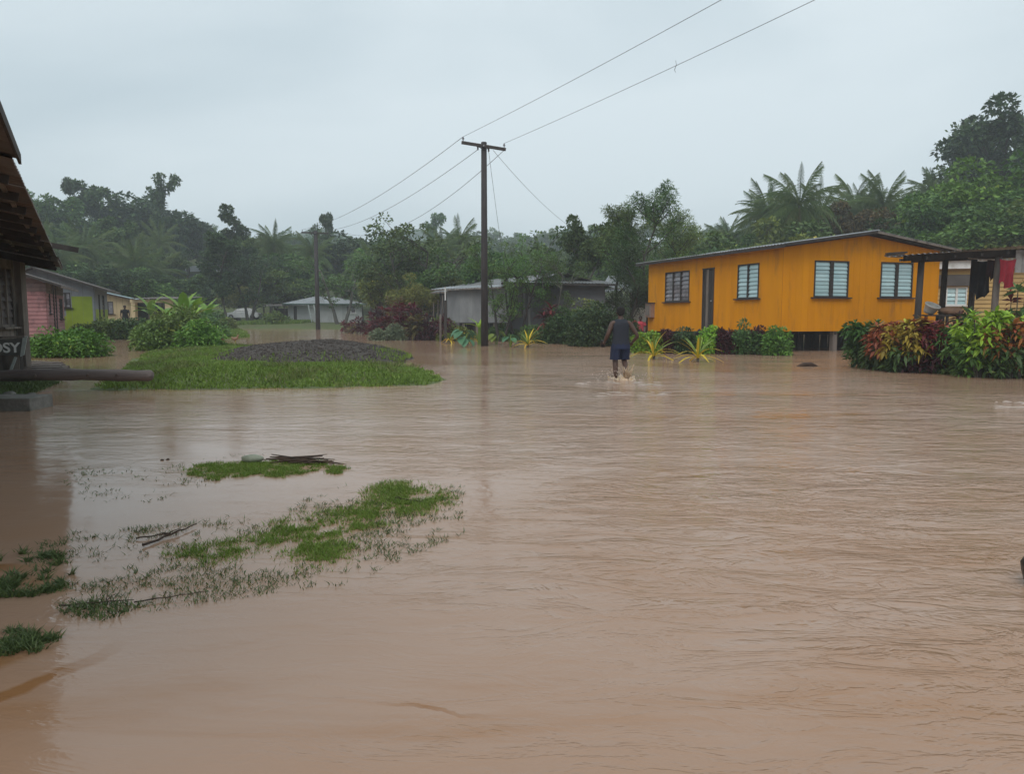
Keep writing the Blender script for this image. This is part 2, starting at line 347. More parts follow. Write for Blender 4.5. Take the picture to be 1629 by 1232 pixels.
def skeleton(kind, h, seed):
    """trunk and limbs; returns the MB of wood and the lobes of leaves"""
    r = random.Random(seed); mb = MB(); lobes = []
    def limb(p, d, ln, rad, depth, lobr, bend=.25):
        pts = [p]; q = p.copy(); dd = d.copy(); k = 4
        for i in range(k):
            dd = (dd + Vector((r.uniform(-bend, bend), r.uniform(-bend, bend), r.uniform(-bend*.4, bend*.8)))).normalized(); q = q + dd*ln/k; pts.append(q.copy())
        mb.tube(pts, [rad*(1-.7*i/k) for i in range(k+1)], n=5 if depth else 6, cap=False)
        if depth > 0:
            for j in range(r.choice((2, 3))):
                s = pts[r.choice((2, 3, 4))]; nd = (dd + Vector((r.uniform(-1, 1), r.uniform(-1, 1), r.uniform(-.25, .8)))*.8).normalized()
                limb(s, nd, ln*r.uniform(.5, .75), rad*.5, depth-1, lobr, bend)
        lobes.append((pts[-1], (lobr*r.uniform(.7, 1.2), lobr*r.uniform(.7, 1.2), lobr*r.uniform(.5, .85)), r.uniform(.7, 1.2)))
        if depth: lobes.append((pts[2], (lobr*.7, lobr*.7, lobr*.5), .5))
    if kind == 'round':
        th = h*.42; top = Vector((r.uniform(-.3, .3), r.uniform(-.3, .3), th)); mb.tube([(0, 0, -1.5), (0, 0, 0), (top.x*.4, top.y*.4, th*.5), top], [h*.034, h*.03, h*.024, h*.02], n=8)
        for i in range(8):
            a = i/8*6.28+r.uniform(-.3, .3); e = r.uniform(.15, 1.15); limb(top*r.uniform(.7, 1), Vector((math.cos(a)*math.cos(e), math.sin(a)*math.cos(e), math.sin(e))), h*r.uniform(.25, .36), h*.012, 1, h*.115)
        limb(top, Vector((0, 0, 1)), h*.38, h*.014, 1, h*.12)
    elif kind == 'tall':
        path = [Vector((math.sin(i*.9+seed)*h*.012*i, math.cos(i*1.3+seed)*h*.01*i, h*.92*i/7)) for i in range(8)]
        mb.tube([Vector((0, 0, -1.5))]+path, [h*.022]+[h*.018*(1-i/8.5) for i in range(8)], n=7)
        for i in range(15):
            t = r.uniform(.3, 1)*7; k = min(int(t), 6); p = path[k].lerp(path[k+1], t-k); a = r.uniform(0, 6.28); w = .13*(1.15-abs(t/7-.68))
            limb(p, Vector((math.cos(a), math.sin(a), r.uniform(.1, .7))).normalized(), h*w*r.uniform(.7, 1.25), h*.006, 1, h*.05)
    elif kind == 'airy':
        stems = r.choice((2, 3)); 
        for sidx in range(stems):
            a = sidx*2.1+r.random(); d = Vector((math.cos(a)*.3, math.sin(a)*.3, 1)).normalized(); p = Vector((math.cos(a)*.08, math.sin(a)*.08, -.6))
            pts = [p]; q = p.copy()
            for i in range(6): d = (d+Vector((r.uniform(-.16, .16), r.uniform(-.16, .16), .06))).normalized(); q = q + d*h*.13; pts.append(q.copy())
            mb.tube(pts, [h*.02*(1-.13*i) for i in range(7)], n=6)
            for j in range(8):
                s = pts[r.randint(2, 6)]; a2 = r.uniform(0, 6.28); limb(s, Vector((math.cos(a2), math.sin(a2), r.uniform(.2, 1.1))).normalized(), h*r.uniform(.15, .28), h*.006, 1, h*.055)
    elif kind == 'umbrella':
        th = h*.6; mb.tube([(0, 0, -1.5), (0, 0, 0), (h*.02, 0, th*.5), (h*.05, h*.02, th)], [h*.03, h*.026, h*.02, h*.016], n=8)
        for i in range(11):
            a = i/11*6.28+r.uniform(-.3, .3); e = r.uniform(.25, .9); limb(Vector((h*.05, h*.02, th)), Vector((math.cos(a)*math.cos(e), math.sin(a)*math.cos(e), math.sin(e))), h*r.uniform(.26, .4), h*.01, 1, h*.085, .15)
    elif kind == 'feather':                    # fine, upright, wispy tree
        path = [Vector((math.sin(i*1.1+seed)*h*.01*i, math.cos(i*.8)*h*.008*i, h*.95*i/7)) for i in range(8)]
        mb.tube([Vector((0, 0, -1))]+path, [h*.02]+[h*.016*(1-i/8) for i in range(8)], n=7)
        for i in range(26):
            t = r.uniform(.18, 1)*7; k = min(int(t), 6); p = path[k].lerp(path[k+1], t-k); a = r.uniform(0, 6.28)
            ln = h*.27*(1.1-t/7)**.6*r.uniform(.6, 1.1)+h*.05; d = Vector((math.cos(a)*.8, math.sin(a)*.8, r.uniform(.5, 1.2))).normalized()
            q = p+d*ln; mb.tube([p, p.lerp(q, .5)+Vector((0, 0, -.05*ln)), q], [h*.005, h*.0035, h*.0015], n=4, cap=False)
            for s in (.35, .55, .75, .95, 1.1): lobes.append((p.lerp(q, s), (ln*.16+.1, ln*.16+.1, ln*.2+.15), 1))
    return mb, [((c.x, c.y, c.z), rad, dn) for c, rad, dn in lobes]

M_BARK = mat('bark', (.085, .075, .06), (.05, .045, .035), rough=.9, scale=6, stretch=(1, 1, .3), bump=.5)
M_GREYBARK = mat('grey_bark', (.16, .15, .13), (.09, .085, .07), rough=.9, scale=5, stretch=(1, 1, .4), bump=.4)
M_FOR = foliage('leaf_forest', (0.039, 0.079, 0.023), (0.120, 0.198, 0.051), (0.217, 0.281, 0.072), var=.28, hue=.02)
M_MID = foliage('leaf_mid', (0.053, 0.097, 0.023), (0.158, 0.259, 0.056), (0.300, 0.356, 0.075), var=.25, hue=.025)
M_BRIGHT = foliage('leaf_bright', (0.066, 0.138, 0.021), (0.197, 0.350, 0.053), (0.394, 0.475, 0.074), var=.15)
M_DARK = foliage('leaf_dark', (0.026, 0.053, 0.019), (0.076, 0.131, 0.041), (0.151, 0.206, 0.057), var=.18)
M_OLIVE = foliage('leaf_olive', (0.079, 0.105, 0.025), (0.236, 0.270, 0.057), (0.410, 0.330, 0.064), var=.18, hue=.02)
M_PALM = foliage('leaf_palm', (0.046, 0.080, 0.026), (0.130, 0.186, 0.051), (0.247, 0.226, 0.071), var=.18, trans=.3, rough=.65)
M_RUSTY = foliage('leaf_rusty', (0.068, 0.065, 0.028), (0.191, 0.143, 0.050), (0.273, 0.169, 0.066), var=.15)
WIDTHS = dict(round=170, tall=105, airy=60, umbrella=210, feather=60)
LEAF = dict(round=(.40, .24), tall=(.34, .2), airy=(.26, .13), umbrella=(.36, .22), feather=(.30, .05))
PROTO = {}; ZTOP = {}
def proto(kind, seed, fine=1.0):
    key = (kind, seed, fine)
    if key not in PROTO:
        mb, lobes = skeleton(kind, 10.0, seed); L_, W_ = LEAF[kind]
        PROTO[key] = (mb.mesh('trunk', smooth=True, fix=False), leaf_mesh('crown', lobes, WIDTHS[kind]/fine**1.5, L_*fine, W_*fine, seed+50, up=.35))
        cm = PROTO[key][1]; co = np.empty(len(cm.vertices)*3, np.float32); cm.vertices.foreach_get('co', co); ZTOP[key] = float(np.percentile(co[2::3], 99.3))
    return PROTO[key]
def tree(kind, seed, loc, h, m, label, group=None, wide=1.0, name='tree', bark=None, fine=1.0, rz=None, cat='tree'):
    tm, cm = proto(kind, seed, fine); t = thing(name, loc, label, cat, group); s = h/ZTOP[(kind, seed, fine)]
    t.scale = (s*wide, s*wide, s); t.rotation_euler = (0, 0, random.uniform(0, 6.28) if rz is None else rz)
    a = link('trunk', tm, None, t); b = link('crown', cm, None, t)
    for o, mm in ((a, bark or M_BARK), (b, m)):
        if not o.data.materials: o.data.materials.append(mm)
        if o.material_slots[0].material != mm:
            o.material_slots[0].link = 'OBJECT'; o.material_slots[0].material = mm
    return t

# palms: a trunk and separate fronds sharing a few meshes
def frond_mesh(seed, L_=4.3, sag=1.0, n=30, wl=1.0):
    r = np.random.default_rng(seed); t = np.linspace(0, 1, 14); x = L_*t*(1-.12*sag*t); z = L_*(.18*t - .42*sag*t**2.1)
    V = []; F = []
    for i in range(14):                       # rachis as a thin three-sided tube
        w_ = .045*(1-.8*t[i]); V += [(x[i], -w_, z[i]), (x[i], w_, z[i]), (x[i], 0, z[i]+w_)]
        if i: k = i*3; F += [(k-3, k-2, k+1), (k-3, k+1, k), (k-2, k-1, k+2), (k-2, k+2, k+1), (k-1, k-3, k), (k-1, k, k+2)]
    for i in range(n):
        u = .1+.9*i/(n-1); px = np.interp(u, t, x); pz = np.interp(u, t, z)
        for s in (-1, 1):
            l = wl*(math.sin(math.pi*min(1, u*.92+.1))**.5)*r.uniform(.8, 1.1); a = .95-.5*u
            ex = px + l*math.cos(a+.25)*.55; ey = s*l*math.sin(a)*.58; ez = pz - l*r.uniform(.6, 1.0); k = len(V); hw = .032
            mx_, my_, mz_ = px+(ex-px)*.5, ey*.62, pz - (pz-ez)*.28
            V += [(px-hw, s*.02, pz), (px+hw, s*.02, pz), (mx_+hw, my_, mz_), (mx_-hw, my_, mz_), (ex, ey, ez)]
            F += [(k, k+1, k+2), (k, k+2, k+3), (k+3, k+2, k+4)]
    V = np.array(V); F = np.array(F); tone = np.clip(r.normal(.45, .16, len(F)), 0, 1); return npmesh('frond', V, F, tone)
FRONDS = [frond_mesh(i, sag=s) for i, s in enumerate((.75, 1.1, 1.45, 1.8))]
for f_ in FRONDS: f_.materials.append(M_PALM)
FROND_DEAD = frond_mesh(9, L_=4.0, sag=1.6, n=18, wl=.7); FROND_DEAD.materials.append(M_RUSTY)
def trunk_palm(h, lean, seed):
    mb = MB(); pts = [(lean*(i/8)**1.7*1.0, 0, h*i/8 - (1.2 if i == 0 else 0)) for i in range(9)]
    mb.tube(pts, [.24]+[.17-.006*i for i in range(8)], n=8); return mb.mesh('trunk', smooth=True, fix=False), Vector(pts[-1])
PTR = [trunk_palm(h_, l_, 0) for h_, l_ in ((8, .6), (8, 1.8), (8, -.8))]
PALMJOIN = []
def joined_crown(seed):
    r = random.Random(seed); Vs = []; Fs = []; Ts = []; k = 0
    for i in range(20):
        me = FRONDS[0 if i < 5 else r.choice((1, 2, 3)) if i > 10 else 1]; n = len(me.vertices); co = np.empty(n*3, np.float32); me.vertices.foreach_get('co', co); co = co.reshape(-1, 3)
        e = R(75-i*5.2+r.uniform(-6, 6)); M = np.array(Matrix.Rotation(i*2.4+r.uniform(-.2, .2), 3, 'Z') @ Matrix.Rotation(-e, 3, 'Y'))
        fc = np.empty(len(me.loops), np.int32); me.loops.foreach_get('vertex_index', fc)
        Vs.append(co @ M.T); Fs.append(fc.reshape(-1, 3)+k); Ts.append(np.clip(np.random.default_rng(i).normal(.45, .15, len(me.polygons)), 0, 1)); k += n
    me = npmesh('crown', np.concatenate(Vs), np.concatenate(Fs), np.concatenate(Ts)); me.materials.append(M_PALM); return me
PALMJOIN = [joined_crown(s) for s in (1, 2)]
def palm(loc, h, label, group=None, split=False, seed=0, crown=1.0):
    r = random.Random(seed+7); t = thing('palm_tree', loc, label, 'palm tree', group); tm, tip = PTR[seed % 3]; s = h/8
    t.rotation_euler = (0, 0, r.uniform(0, 6.28)); tr = link('trunk', tm, M_GREYBARK, t); tr.scale = (1, 1, s)
    tip = Vector((tip.x, 0, h))
    if split:
        for i in range(36):
            me = FRONDS[0] if i < 6 else FRONDS[r.choice((1, 1, 2, 3))]
            f = link('frond', me, None, t, tip); e = R(72-i*3.5+r.uniform(-11, 11)); f.rotation_euler = (0, -e, i*2.4+r.uniform(-.25, .25)); q = crown*r.uniform(.85, 1.08); f.scale = (q, q, q)
        for i in range(3):
            f = link('frond', FROND_DEAD, None, t, tip); f.rotation_euler = (0, R(38), r.uniform(0, 6.28)); f.scale = (crown*.8,)*3; f['label'] = 'drooping brown dead frond'
    else:
        c = link('crown', PALMJOIN[seed % 2], None, t, tip); c.scale = (crown,)*3
    return t

# bushes: stems with leaf masses
def bush(name, px, py, d, w_, h, m, label, cat='bush', n=14, per=90, L_=.16, W_=.07, seed=0, group=None, depth=None, z0=None, droop=.2, up=.4, spread=.8):
    r = random.Random(seed+100); c = pt(px, py, d); z0 = gz(c.x, c.y) if z0 is None else z0; z0 = max(z0, -.05); depth = depth or w_*.7
    t = thing(name, (c.x, c.y, z0), label, cat, group); st = MB(); lobes = []
    for i in range(n):
        a = r.uniform(0, 6.28); q = math.sqrt(r.random()); x, y = math.cos(a)*q*w_*.42, math.sin(a)*q*depth*.42; hh = h*(1-.45*q*q)*r.uniform(.55, .95)
        b = Vector((x*.5, y*.5, -.15)); e = Vector((x, y, hh)); st.tube([b, b.lerp(e, .5)+Vector((r.uniform(-.05, .05), 0, .03)), e], [.018, .013, .006], n=5, cap=False)
        lr = max(w_, h)*.17
        lobes.append(((x, y, hh-lr*.3), (lr*r.uniform(.8, 1.3), lr, lr*.8), 1)); lobes.append(((x*1.05, y*1.05, hh*.5), (lr*1.1, lr, lr*.9), .9)); lobes.append(((x*1.1, y*1.1, hh*.15), (lr, lr, lr*.6), .6))
    me = st.mesh('stem', smooth=True, fix=False); link('stem', me, M_BARK, t)
    fm = leaf_mesh('foliage', lobes, per, L_, W_, seed+9, droop=droop, up=up, spread=spread); link('foliage', fm, m, t); return t

# ------------------------------------------------------------------ walls made of boards, roofs of sheets
def clip_poly(sub, outline):
    n = len(outline)
    area = sum(outline[i][0]*outline[(i+1) % n][1]-outline[(i+1) % n][0]*outline[i][1] for i in range(n))
    ol = outline if area > 0 else outline[::-1]; out = sub
    for i in range(n):
        (ax, ay), (bx, by) = ol[i], ol[(i+1) % n]; inp = out; out = []
        if not inp: return []
        ins = lambda p: (bx-ax)*(p[1]-ay)-(by-ay)*(p[0]-ax) >= -1e-9
        for k in range(len(inp)):
            p, q = inp[k-1], inp[k]; ip, iq = ins(p), ins(q)
            if ip != iq:
                d1 = (bx-ax)*(p[1]-ay)-(by-ay)*(p[0]-ax); d2 = (bx-ax)*(q[1]-ay)-(by-ay)*(q[0]-ax); t = d1/(d1-d2)
                out.append((p[0]+(q[0]-p[0])*t, p[1]+(q[1]-p[1])*t))
            if iq: out.append(q)
    return out
def subtract(rect, ops):
    rects = [rect]
    for (a, b, c, d) in ops:
        nr = []
        for (u0, u1, z0, z1) in rects:
            if a >= u1 or b <= u0 or c >= z1 or d <= z0: nr.append((u0, u1, z0, z1)); continue
            if a > u0: nr.append((u0, a, z0, z1))
            if b < u1: nr.append((b, u1, z0, z1))
            m0, m1 = max(a, u0), min(b, u1)
            if c > z0: nr.append((m0, m1, z0, c))
            if d < z1: nr.append((m0, m1, d, z1))
        rects = nr
    return [r_ for r_ in rects if r_[1]-r_[0] > .02 and r_[3]-r_[2] > .02]
class Wall:
    """a wall from A to B (2-D), outline polygon in (u along, z up); outward = to the right of A->B"""
    def __init__(s, A, B, outline=None, z0=None, z1=None):
        s.A = Vector((A[0], A[1], 0)); B = Vector((B[0], B[1], 0)); s.u = (B-s.A).normalized(); s.len = (B-s.A).length; s.n = s.u.cross(Vector((0, 0, 1)))
        s.up = Vector((0, 0, 1)); s.outline = outline or [(0, z0), (s.len, z0), (s.len, z1), (0, z1)]; s.ops = []
    def P(s, u, z, o=0): return s.A + s.u*u + s.up*z + s.n*o
    def upx(s, px):        # distance along the wall at which a pixel column crosses it
        k = (px-CX)/FPX; return (k*s.A.y - s.A.x)/(s.u.x - k*s.u.y)
    def zpx(s, px, py): p = s.P(s.upx(px), 0); return zat(py, p.y)
    def boards(s, parent, m, mode='v', pitch=.3, gap=.006, th=.022, off=0.0, name='board', jit=.003, shape=None, matf=None):
        ol = shape or s.outline; us = [p[0] for p in ol]; zs = [p[1] for p in ol]; lo, hi = (min(us), max(us)) if mode == 'v' else (min(zs), max(zs)); k = 0; res = []
        x = lo
        while x < hi-.01:
            x2 = min(x+pitch, hi); band = (x, x2-gap, min(zs), max(zs)) if mode == 'v' else (min(us), max(us), x, x2-gap)
            for (a, b, c, d) in subtract(band, s.ops):
                pl = clip_poly([(a, c), (b, c), (b, d), (a, d)], ol)
                if len(pl) < 3: continue
                ar = abs(sum(pl[i][0]*pl[(i+1) % len(pl)][1]-pl[(i+1) % len(pl)][0]*pl[i][1] for i in range(len(pl))))/2
                if ar < .002: continue
                mb = MB(); o = off + random.uniform(0, jit)
                if mode == 'h' and len(pl) >= 4:      # lapped board: bottom edge stands proud
                    zmin = min(q[1] for q in pl); pts = [s.P(q[0], q[1], o+th*(1.6 if q[1] < zmin+pitch*.3 else .7)) for q in pl]; bk = [s.P(q[0], q[1], o) for q in pl]; n = len(pl)
                    mb.poly(pts+bk, [tuple(range(n)), tuple(range(2*n-1, n-1, -1))]+[(i, (i+1) % n, n+(i+1) % n, n+i) for i in range(n)])
                else: mb.extrude(pl, s.A+s.n*o, s.u, s.up, s.n, th)
                mm = matf(x, c, d) if matf else m
                res.append(part(name, mb, mm, parent)); k += 1
            x = x2
        return res
    def back(s, parent, m, th=.05, off=-.05, name='wall'):
        mb = MB(); us = [p[0] for p in s.outline]; zs = [p[1] for p in s.outline]
        for (a, b, c, d) in subtract((min(us), max(us), min(zs), max(zs)), s.ops):
            pl = clip_poly([(a, c), (b, c), (b, d), (a, d)], s.outline)
            if len(pl) >= 3: mb.extrude(pl, s.A+s.n*off, s.u, s.up, s.n, th)
        return part(name, mb, m, parent)
    def bx(s, mb, u, z, o, w, h, d):       # a box in wall space centred on (u,z,o)
        c = s.P(u, z, o); P = [c + s.u*sx*w/2 + s.n*so*d/2 + s.up*sz*h/2 for sz in (-1, 1) for sx, so in ((-1, -1), (1, -1), (1, 1), (-1, 1))]
        mb.poly(P, [(3, 2, 1, 0), (4, 5, 6, 7), (0, 1, 5, 4), (1, 2, 6, 5), (2, 3, 7, 6), (3, 0, 4, 7)]); return mb
def corrugated(name, P00, P10, P01, P11, m, parent, width=.76, amp=.018, wave=.19, ny=2, label=None, extra=.04, sag=.0):
    """lays overlapping sheets between an eave P00-P10 and a ridge P01-P11"""
    L_ = (P10-P00).length; n = max(1, round(L_/width)); res = []
    for i in range(n):
        t0, t1 = i/n, (i+1)/n + extra/L_*(i < n-1); mb = MB(); k = max(2, int((t1-t0)*L_/wave*4)); V = []; dz = random.uniform(0, .006) + (i % 2)*.006
        for j in range(ny+1):
            q = j/ny
            for a in range(k+1):
                t = t0+(t1-t0)*a/k; p = (P00.lerp(P10, t)).lerp(P01.lerp(P11, t), q); V.append(p + Vector((0, 0, amp*math.sin(t*L_/wave*2*math.pi)+dz-sag*math.sin(q*math.pi))))
        F = [(j*(k+1)+a, j*(k+1)+a+1, (j+1)*(k+1)+a+1, (j+1)*(k+1)+a) for j in range(ny) for a in range(k)]
        mb.poly(V, F); me = mb.mesh(name, org(parent), True, fix=False); o = link(name, me, m, parent); res.append(o)
        if label: o['label'] = label
    return res
def louvre_window(W, u0, u1, z0, z1, parent, cols=2, slats=8, frame=None, glass=None, curtain=None, sill=True, open_=13, fw=.05, set_in=.02, sillw=.14, mullw=.09):
    """a timber framed louvre window: frame, mullions, glass blades, sill, curtain"""
    fm = MB(); d = .09
    for (a, b, c, e) in ((u0, u1, z1-fw, z1), (u0, u1, z0, z0+fw), (u0, u0+fw, z0+fw, z1-fw), (u1-fw, u1, z0+fw, z1-fw)): W.bx(fm, (a+b)/2, (c+e)/2, .0, b-a, e-c, d)
    win = part('window', fm, frame, parent); cw = (u1-u0-fw*2)/cols
    for i in range(1, cols):
        mm = MB(); W.bx(mm, u0+fw+cw*i, (z0+z1)/2, 0.003, mullw, z1-z0-2*fw, d); part('mullion', mm, frame, win)
    hh = (z1-z0-2*fw)/slats
    for i in range(cols):
        a = u0+fw+cw*i+(mullw/2+.005 if i else .005); b = u0+fw+cw*(i+1)-(mullw/2+.005 if i < cols-1 else .005)
        for k in range(slats):
            z = z0+fw+hh*(k+.5); an = R(open_+random.uniform(-6, 6)); c = W.P((a+b)/2, z, -.005); yy = W.up*math.cos(an)-W.n*math.sin(an)*1.0; zz = W.up*math.sin(an)+W.n*math.cos(an); h2 = hh*.58
            P = [c+W.u*sx*(b-a)/2+yy*sy*h2+zz*sz*.004 for sz in (-1, 1) for sx, sy in ((-1, -1), (1, -1), (1, 1), (-1, 1))]
            mb = MB(); mb.poly(P, [(3, 2, 1, 0), (4, 5, 6, 7), (0, 1, 5, 4), (1, 2, 6, 5), (2, 3, 7, 6), (3, 0, 4, 7)]); part('louvre', mb, glass, win)
    if sill:
        sm = MB(); W.bx(sm, (u0+u1)/2, z0-.03, .07, u1-u0+.26, .05, sillw); part('sill', sm, frame, win)
    if curtain:
        n = 40; V = []
        for j in (0, 1):
            for a in range(n+1): V.append(W.P(u0+fw+(u1-u0-2*fw)*a/n, z0+fw*.5 if j == 0 else z1-fw*.5, -.16+.022*math.sin(a*1.15)+.01*math.sin(a*.4)))
        mb = MB(); mb.poly(V, [(a, a+1, n+2+a, n+1+a) for a in range(n)]); part('curtain', mb, curtain, win, smooth=True)
    return win

M_ORANGE = mat('orange_paint', (.72, .285, .003), (.65, .245, .003), spec=.12, rough=.8, scale=1.6, stretch=(1, 1, .25), bump=.12, bscale=30, var=.035, c3=(.36, .15, .03), s3=2.2, p3=(.53, .8))
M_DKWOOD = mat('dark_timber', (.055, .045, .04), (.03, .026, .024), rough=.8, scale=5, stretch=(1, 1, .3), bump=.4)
M_GRWOOD = mat('weathered_timber', (.22, .185, .16), (.13, .11, .095), rough=.85, scale=4, stretch=(1, 1, .2), bump=.5, c3=(.05, .045, .04), s3=2, p3=(.52, .7))
M_WALLDK = mat('inner_wall', (.05, .045, .04), rough=.9)
M_IRON = mat('roof_iron', (.36, .38, .39), (.24, .25, .26), rough=.5, scale=2.5, metal=.3, bump=.1, c3=(.16, .10, .07), s3=1.2, p3=(.58, .75))
M_IRONDK = mat('roof_iron_dark', (.18, .16, .15), (.10, .085, .078), rough=.7, scale=3, c3=(.13, .085, .062), s3=1.6, p3=(.5, .7), bump=.2)
M_GLASS = mat('louvre_glass', (.33, .50, .52), (.42, .58, .59), rough=.12, scale=2, spec=.8, var=.15)
M_GLASSDK = mat('louvre_frosted', (.24, .21, .22), (.10, .09, .10), rough=.15, scale=6, spec=.8, var=.3)
M_CURT = mat('curtain_aqua', (.30, .52, .52), (.45, .60, .58), rough=.9, scale=3, c3=(.16, .28, .5), s3=4, p3=(.6, .7))
M_CURT2 = mat('curtain_white', (.55, .55, .55), (.35, .36, .40), rough=.9, scale=3)
M_CONC = mat('concrete', (.22, .21, .19), (.13, .125, .11), rough=.9, scale=5, bump=.4, c3=(.06, .07, .04), s3=2)
M_WHITE = mat('white_paint', (.72, .72, .70), (.6, .6, .58), rough=.6, scale=3, c3=(.4, .38, .33), s3=1.5, p3=(.55, .8))

# ------------------------------------------------------------------ the orange house
OC = (10.44, 29.0); OLd = Vector((-3.31, 10.2, 0)).normalized(); ORd = Vector((10.2, 3.31, 0)).normalized(); OLL, ORL = 10.7, 7.75
OA = Vector((OC[0], OC[1], 0)); OLp = OA+OLd*OLL; ORp = OA+ORd*ORL; OBp = OLp+ORd*ORL
oh = thing('orange_house', (14, 34, 0), 'bright orange timber house on stilts with louvre windows above the flood', 'house')
ZB, ZBL, ZE, ZR = .80, .58, 4.07, 4.62
WL = Wall(OLp, OA); WL.outline = [(0, ZBL), (OLL, ZB), (OLL, ZE), (0, ZE)]
WR = Wall(OA, ORp); WR.outline = [(0, ZB), (ORL, ZB), (ORL, ZE), (ORL/2, ZR), (0, ZE)]
WB = Wall(ORp, OBp, z0=ZB, z1=ZE); WC = Wall(OBp, OLp); WC.outline = [(0, ZB), (ORL, ZB), (ORL, ZE), (ORL/2, ZR), (0, ZE)]
w1 = (WL.upx(1057), WL.upx(1095), WL.zpx(1076, 480), WL.zpx(1076, 432)); w2 = (WL.upx(1171), WL.upx(1204.5), WL.zpx(1187, 475), WL.zpx(1187, 420))
dr = (WL.upx(1116.5), WL.upx(1134), WL.zpx(1125, 524), WL.zpx(1125, 427)); w3 = (WR.upx(1290), WR.upx(1344), WR.zpx(1317, 473), WR.zpx(1317, 415)); w4 = (WR.upx(1394.5), WR.upx(1445), WR.zpx(1419, 473.5), WR.zpx(1419, 417.5))
WL.ops = [w1, w2, (dr[0], dr[1], dr[2]-.6, dr[3])]; WR.ops = [w3, w4]
for W_ in (WL, WR):
    W_.boards(oh, M_ORANGE, 'v', .305, gap=.004, th=.018, name='wall_board'); W_.back(oh, M_WALLDK)
for W_ in (WB, WC): W_.back(oh, M_ORANGE)
louvre_window(WL, *w1, oh, 3, 7, M_DKWOOD, M_GLASSDK, M_CURT2); louvre_window(WL, *w2, oh, 2, 8, M_DKWOOD, M_GLASS, M_CURT)
louvre_window(WR, *w3, oh, 2, 9, M_DKWOOD, M_GLASS, M_CURT, mullw=.17); louvre_window(WR, *w4, oh, 2, 9, M_DKWOOD, M_GLASS, M_CURT, mullw=.15)
mb = MB(); dw = dr[1]-dr[0]
WL.bx(mb, (dr[0]+dr[1])/2, (dr[2]+dr[3])/2, -.02, dw-.1, dr[3]-dr[2]-.06, .04); door = part('door', mb, M_DKWOOD, oh)
for i in range(4):
    mb = MB(); WL.bx(mb, dr[0]+.05+(dw-.1)*(i+.5)/4, (dr[2]+dr[3])/2, .008, (dw-.1)/4-.02, dr[3]-dr[2]-.1, .02); part('door_board', mb, M_GRWOOD if i == 1 else M_DKWOOD, door)
mb = MB()
for a in (dr[0]+.03, dr[1]-.03): WL.bx(mb, a, (dr[2]+dr[3])/2, .01, .06, dr[3]-dr[2], .1)
WL.bx(mb, (dr[0]+dr[1])/2, dr[3]-.02, .012, dw+.06, .06, .11); part('door_frame', mb, M_DKWOOD, door)
mb = MB(); mb.ball(WL.P(dr[1]-.16, (dr[2]+dr[3])/2-.1, .06), .035); part('handle', mb, M_IRON, door)
# roof
ov, ovs = .65, .45
def rp(u, v, z): return OA + ORd*u + OLd*v + Vector((0, 0, z))
sl = (ZR-ZE)/(ORL/2); ze = ZE+.1-sl*ovs
corrugated('roof_sheet', rp(-ovs, OLL+.7, ze), rp(-ovs, -ov, ze), rp(ORL/2, OLL+.7, ZR+.1), rp(ORL/2, -ov, ZR+.1), M_IRON, oh)
corrugated('roof_sheet', rp(ORL+ovs, -ov, ze), rp(ORL+ovs, OLL+.7, ze), rp(ORL/2, -ov, ZR+.1), rp(ORL/2, OLL+.7, ZR+.1), M_IRON, oh)
for k in range(10):
    v = -.35+k*(OLL+.7)/9
    for s in (0, 1):
        mb = MB(); a = rp(-ovs+.06 if s == 0 else ORL+ovs-.06, v, ze-.07); b = rp(ORL/2, v, ZR+.02); mb.bar(a, b, .05, .10); part('rafter', mb, M_DKWOOD, oh)
for s in (0, 1):
    mb = MB(); u = -ovs+.02 if s == 0 else ORL+ovs-.02; mb.bar(rp(u, -ov+.02, ze-.075), rp(u, OLL+.68, ze-.075), .025, .11); part('fascia', mb, M_DKWOOD, oh)
    mb = MB(); mb.bar(rp(u, -ov+.03, ze-.03), rp(ORL/2, -ov+.03, ZR+.06), .03, .09); part('barge_board', mb, M_GRWOOD if s else M_DKWOOD, oh)
mb = MB(); mb.tube([rp(ORL/2, -ov-.02, ZR+.125), rp(ORL/2, OLL+.7, ZR+.125)], .06, n=6, flat=.5); part('ridge_cap', mb, M_IRON, oh)
# stilts, bearers and the shaded space below
for i in range(6):
    for j in range(4):
        mb = MB(); p = rp(ORL*(.02+.96*j/3), .15+(OLL-.3)*i/5, 0); mb.box((p.x, p.y, .1), (.2, .2, 1.5 if i < 3 else 1.2), math.atan2(ORd.y, ORd.x)); part('stilt', mb, M_GRWOOD, oh)
for j in range(4):
    mb = MB(); mb.bar(rp(ORL*(.02+.96*j/3), 0.05, ZB-.07), rp(ORL*(.02+.96*j/3), OLL-.05, ZBL-.07), .12, .14); part('bearer', mb, M_DKWOOD, oh)
mb = MB(); mb.poly([rp(.06, .06, ZB-.0), rp(ORL-.06, .06, ZB), rp(ORL-.06, OLL-.06, ZBL+.0), rp(.06, OLL-.06, ZBL), rp(.06, .06, ZB+.05), rp(ORL-.06, .06, ZB+.05), rp(ORL-.06, OLL-.06, ZBL+.05), rp(.06, OLL-.06, ZBL+.05)], [(3, 2, 1, 0), (4, 5, 6, 7), (0, 1, 5, 4), (1, 2, 6, 5), (2, 3, 7, 6), (3, 0, 4, 7)]); part('floor', mb, M_WALLDK, oh)
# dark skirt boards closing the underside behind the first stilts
Wsk = Wall(rp(.3, 2.6, 0), rp(ORL-.2, 2.6, 0), z0=-.2, z1=.78); Wsk.boards(oh, M_DKWOOD, 'v', .42, gap=.05, name='skirt_board')
